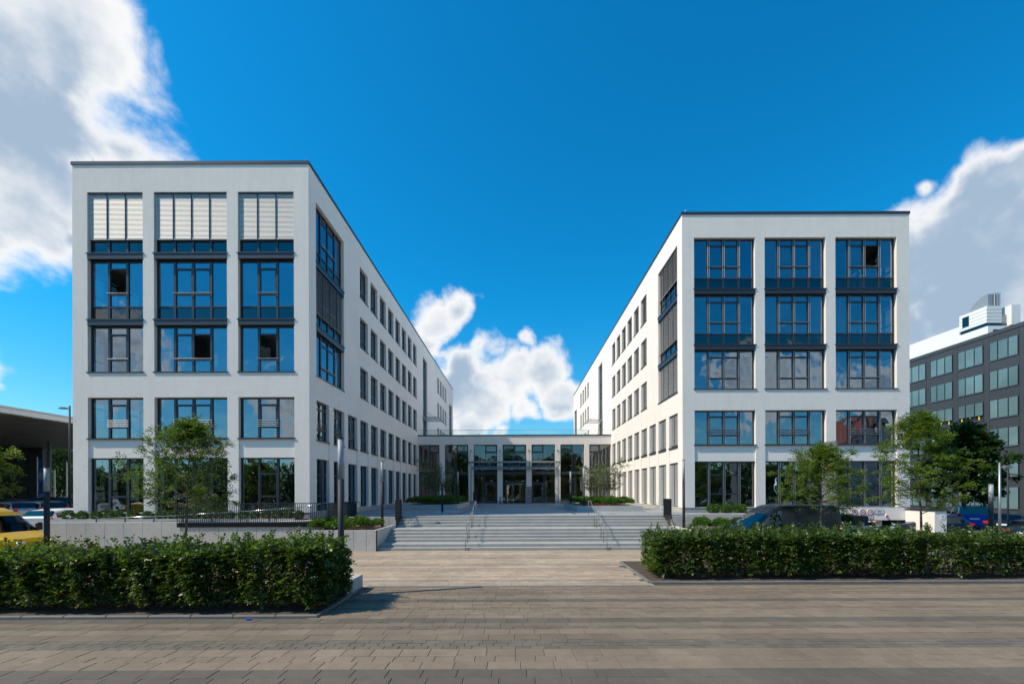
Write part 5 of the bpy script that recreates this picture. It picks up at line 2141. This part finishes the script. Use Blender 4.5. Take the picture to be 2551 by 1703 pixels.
p = at(173.5, 1010, 36)
street_lamp('tall dark street lamp at the left corner of the left wing', p.x, 36, .6, p.z, -.75, .075)
p = at(2490, 1152, 21)
street_lamp('tall pale street lamp at the right edge with its arm to the right', p.x, 21, 0, p.z, .45, .055, 'steel_dull')
p = at(2510.5, 1176, 26)
street_lamp('thin dark street lamp behind the pale one at the right edge', p.x, 26, 0, p.z, .4, .045)


# ------------------------------------------------------------------ dark office block on the right
def dark_block():
    X = 56.0
    root = thing('dark_office_block', (X + 8, 55, 0), 'dark grey clad office block with rows of green glass windows at the right edge', 'building')
    y0, y1, ztop = 33.5, 96.0, 21.45
    wpart(root, 'core', MB().box(X + .12, X + 16, y0, y1, 0, ztop - .1), 'cladding_joint')
    wpart(root, 'roof_coping', MB().box(X - .06, X + 16.1, y0 - .05, y1 + .05, ztop - .45, ztop), 'cladding')
    p0, pit = 48.9, 3.70
    zs = [(18.05, 20.2), (14.66, 16.8), (11.27, 13.4), (7.88, 10.0), (4.49, 6.6), (.72, 3.2)]
    mods = range(-4, 12)
    fr_m, pane_m, sill_m, br_m, panel_cache = {}, {}, None, None, {}
    panes_y = ((.12, 1.0), (1.12, 2.08), (2.2, 2.98))
    for k in mods:
        ya = p0 + pit * k
        if ya + pit > y1 or ya < y0 - .1:
            continue
        # vertical strip right of the window
        key = 'strip'
        if key not in panel_cache:
            panel_cache[key] = MB().box(0, .11, .012, .585, 0, ztop - .48).mesh('cladding_panel', 'cladding')
        put('cladding_panel', panel_cache[key], root, Vector((X, ya + 3.1, .0)) - root.location)
        lev = [0.0] + [v for z in reversed(zs) for v in z] + [ztop - .48]
        for a, b in zip(lev[0::2], lev[1::2]):
            key = round(b - a, 3)
            if b - a < .05:
                continue
            if key not in panel_cache:
                panel_cache[key] = MB().box(0, .11, .012, 3.088, .008, b - a - .008).mesh('cladding_panel', 'cladding')
            put('cladding_panel', panel_cache[key], root, Vector((X, ya + .0, a)) - root.location)
        for zi, (a, b) in enumerate(zs):
            h = b - a
            key = round(h, 3)
            if key not in fr_m:
                m = MB()
                m.box(.02, .1, .02, .1, 0, h)
                m.box(.02, .1, 1.0, 1.12, 0, h)
                m.box(.02, .1, 2.08, 2.2, 0, h)
                m.box(.02, .1, 2.98, 3.08, 0, h)
                m.box(.02, .1, .1, 2.98, 0, .06)
                m.box(.02, .1, .1, 2.98, h - .06, h)
                fr_m[key] = m.mesh('window', 'frame')
                pane_m[key] = [MB().box(.0, .012, q0, q1, .03, h - .03).mesh('pane', 'screen_glass') for q0, q1 in panes_y]
            w = put('window', fr_m[key], root, Vector((X, ya, a)) - root.location)
            low = zi == 2 and k in (1, 2, 3)
            for q in pane_m[key]:
                pn = put('pane', q, w, (-.06, 0, .55 if low else 0))
                if low:
                    pn.scale = (1, 1, .74)
            if sill_m is None:
                sill_m = MB().box(-.1, .03, .05, 3.05, -.07, -.02).mesh('sill', 'steel_dull')
                br_m = MB().box(-.09, .02, -.03, .03, -.03, .03).mesh('glass_clamp', 'steel')
            put('sill', sill_m, w)
            for yy in (.1, 1.06, 2.14, 3.0):
                put('glass_clamp', br_m, w, (0, yy, h - .25))
            if low:
                for yy in (.55, 1.6, 2.6):
                    put('timber_jamb', MB().box(.03, .08, yy, yy + .14, .06, .6).mesh('timber_jamb', 'sign_yellow'), w)
        put('glass_clamp', br_m, root, Vector((X, ya, 1)) - root.location)
    return root


dark_block()


# ------------------------------------------------------------------ white tower behind it
def tower():
    X, Yf = 90.0, 84.0
    root = thing('white_tower_block', (X + 8, 95, 0), 'white tower block with roof plant rising behind the dark office block', 'building')
    P = lambda n, a, m, s=False: wpart(root, n, a, m, s)
    za = at(2460, 762, Yf).z
    z1 = at(2460, 803, Yf).z                # underside of the top volume
    P('upper_volume', MB().box(X, X + 2.9, Yf, 89.2, z1, za), 'panel_white')
    for i in range(4):
        z = z1 + (za - z1) * (i + .8) / 4.8
        P('panel_joint', MB().box(X - .015, X + 2.95, Yf - .015, 89.1, z - .03, z + .03), 'panel_grey')
    zc = at(2460, 810, Yf).z
    P('dark_band', MB().box(X + .2, X + 6, Yf + .3, 89, zc - .5, z1), 'glass_spandrel')
    zb = at(2480, 812, Yf).z
    P('body', MB().box(X, X + 9, Yf - .2, 89.2, 6, zb), 'panel_white')
    P('window_band', MB().box(X + 1, X + 5, Yf - .26, Yf - .201, zb - 1.9, zb - .7), 'glass_spandrel')
    xa, xb = at(2512.7, 760, Yf).x, at(2535, 760, Yf).x
    P('side_volume', MB().box(xa, xb, Yf - .5, 88, zc, at(2512, 761, Yf).z), 'panel_white')
    P('lift_shaft', MB().box(X + 2.9, xa, Yf + .4, 88, zc, at(2500, 782, Yf).z), 'panel_grey')
    # long wing with window bands
    zt0 = at(2394.8, 812.5, 88.9).z
    P('long_wing_parapet', MB().box(X, X + 14, 89.2, 103, zt0 - 3.4, zt0), 'panel_white')
    P('long_wing_glass', MB().box(X + .5, X + 14, 89.2, 102, zt0 - 5.3, zt0 - 3.4), 'glass_spandrel')
    P('long_wing_parapet', MB().box(X - .1, X + 14, 89.2, 102.8, zt0 - 6.9, zt0 - 5.3), 'panel_white')
    P('long_wing_glass', MB().box(X + .5, X + 14, 89.2, 102, zt0 - 8.3, zt0 - 6.9), 'glass_spandrel')
    P('long_wing_base', MB().box(X, X + 14, 89.2, 102.8, 2, zt0 - 8.3), 'panel_white')
    for i in range(9):
        y = 89.7 + i * 1.45
        P('mullion', MB().box(X + .4, X + .5, y, y + .12, zt0 - 5.3, zt0 - 3.4), 'panel_white')
    P('wall_window', MB().box(X - .03, X, 87.3, 88.6, z1 + .6, z1 + 2.6), 'glass_spandrel')
    # roof plant
    zt = at(2488, 734, Yf + 1).z
    P('plant_duct', MB().prism([(88.6, za), (87.4, za + (zt - za) * .62), (86.2, za + (zt - za) * .88), (85.2, zt), (84.6, zt), (84.6, za)], 'x', X + .9, X + 2.6), 'panel_grey')
    for i in range(3):
        x = X + 1.95 + i * .45
        P('flue', MB().tube((x, Yf + .4, za - .2), (x, Yf + .4, zt + .1), .14, n=8), 'steel_dull')


tower()


# ------------------------------------------------------------------ glass hall with the wide roof on the left
def hall():
    zc = 10.0
    root = thing('glass_hall', (-80, 70, 0), 'glass hall with a wide projecting metal roof at the left edge', 'building')
    Xc = -(zc + .6 - HC) / .169
    P = lambda n, a, m: wpart(root, n, a, m)
    P('roof', MB().box(-140, Xc, 22, 71, zc + .02, zc + .41), 'panel_grey')
    P('fascia', MB().box(Xc, Xc + .08, 22, 71, zc, zc + .42), 'panel_white')
    P('gutter_rail', MB().box(Xc - .02, Xc + .14, 22, 71, zc + .425, zc + .6), 'steel_dull')
    m = MB()
    n = 60
    for i in range(n):
        a, b = 22 + 49 * i / n, 22 + 49 * (i + 1) / n
        P('soffit_strip', MB().box(-140, Xc - .02, a + .03, b - .03, zc - .05 - (i % 3) * .006, zc + .01), 'soffit')
    # glazed front below the roof
    xg0, xg1, yg = -82.0, -73.5, 68.0
    P('glazed_core', MB().box(-140, xg1 - .3, yg + .3, yg + .8, 0, zc - .1), 'interior_floor')
    P('dark_end', MB().box(-140, xg0, 40, yg, 0, zc - .1), 'cladding')
    n = 4
    for i in range(n + 1):
        x = xg0 + (xg1 - xg0) * i / n
        P('mullion', MB().box(x - .08, x + .08, yg - .1, yg + .1, 0, zc - .06), 'frame')
    for z in (.1, 3.3, 6.6, 9.7):
        P('transom', MB().box(xg0, xg1, yg - .06, yg + .06, z, z + .1), 'frame')
    for i in range(n):
        for a, b in ((.2, 3.3), (3.4, 6.6), (6.7, 9.7)):
            x = xg0 + (xg1 - xg0) * i / n
            x2 = xg0 + (xg1 - xg0) * (i + 1) / n
            P('pane', MB().quad((x + .08, yg, a), (x2 - .08, yg, a), (x2 - .08, yg, b), (x + .08, yg, b)), 'glass_teal')
    x = at(122, 1200, 60).x
    P('column', MB().tube((x, 60, 0), (x, 60, zc), .22, n=10), 'frame')


hall()
for i, (px, Y, top) in enumerate(((136, 70, 1170), (166, 66, 1150))):
    p = at(px, top, Y)
    fp = thing('flag_pole', (p.x, Y, 0), ('grey', 'white')[i] + ' flag pole beside the glass hall', 'pole')
    put('mast', MB().tube((0, 0, 0), (0, 0, p.z), .13, .09, n=8).mesh('mast', 'frame_light'), fp)
p = at(93, 1150, 60)
ban = thing('banner', (p.x, 60, 0), 'upright blue banner in front of the glass hall', 'banner')
put('mast', MB().tube((0, 0, 0), (0, 0, 7.8), .06, n=8).mesh('mast', 'frame_light'), ban)
mm = MB()
for i in range(6):
    a, b = 1.9 + 5.6 * i / 6, 1.9 + 5.6 * (i + 1) / 6
    f = lambda z: .06 * math.sin(z * 2.1)
    mm.quad((.08, f(a), a), (.75, -f(a), a), (.75, -f(b), b), (.08, f(b), b))
put('cloth', mm.mesh('cloth', 'paint_blue'), ban)

# ------------------------------------------------------------------ what the windows mirror: the far side of the street
rs = np.random.RandomState(77)
P_, O_ = [], []
for i in range(84):
    x = -92 + i * 1.9 + rs.uniform(-1, 1)
    top = (8.6 + (5.5 if -34 < x < 31 else 0)) + 1.6 * math.sin(i * .7) + rs.uniform(-.8, .8)
    nj = 15 if top > 12 else 8
    for j in range(nj):
        c = np.array([x + rs.uniform(-1.5, 1.5), -34 + rs.uniform(-3, 3), 1.0 + (top - 2.2) * j / (nj - 1)])
        d = nrmz(rs.normal(0, 1, (110, 3)))
        P_.append(c + d * 2.0 * (rs.uniform(.1, 1, (110, 1)) ** .5))
        O_.append(d)
P_, O_ = np.concatenate(P_), np.concatenate(O_)
Ls = .6 * rs.uniform(.6, 1.3, len(P_))
tag(put('tree_belt', leaf_mesh('tree_belt', P_, O_, rs.normal(0, 1, O_.shape), Ls, Ls * .7, 'wood_leaf')), 'green tree belt across the street mirrored in the ground floor windows', 'tree belt', kind='stuff')
gh = thing('gable_house', (79, -38, 0), 'pale gabled house across the street mirrored in the right wing windows', 'house')
put('wall', MB().prism([(-9, 0), (9, 0), (9, 8), (0, 18.5), (-9, 8)], 'y', -8, 0).mesh('wall', 'render_house'), gh)
put('roof', MB().prism([(-9.8, 7.2), (0, 18.7), (9.8, 7.2), (9.8, 7.8), (0, 19.4), (-9.8, 7.8)], 'y', -8.6, .35).mesh('roof', 'roof_red'), gh)
for x in (-5, 0, 5):
    for z in (2, 6):
        put('window', MB().box(x - .8, x + .8, .002, .06, z, z + 2.2).mesh('window', 'glass_spandrel'), gh)
put('porch', MB().prism([(-9, 3.2), (9, 3.2), (9, 3.3), (-9, 3.3)], 'y', 0, 1.8).mesh('porch', 'roof_red'), gh)
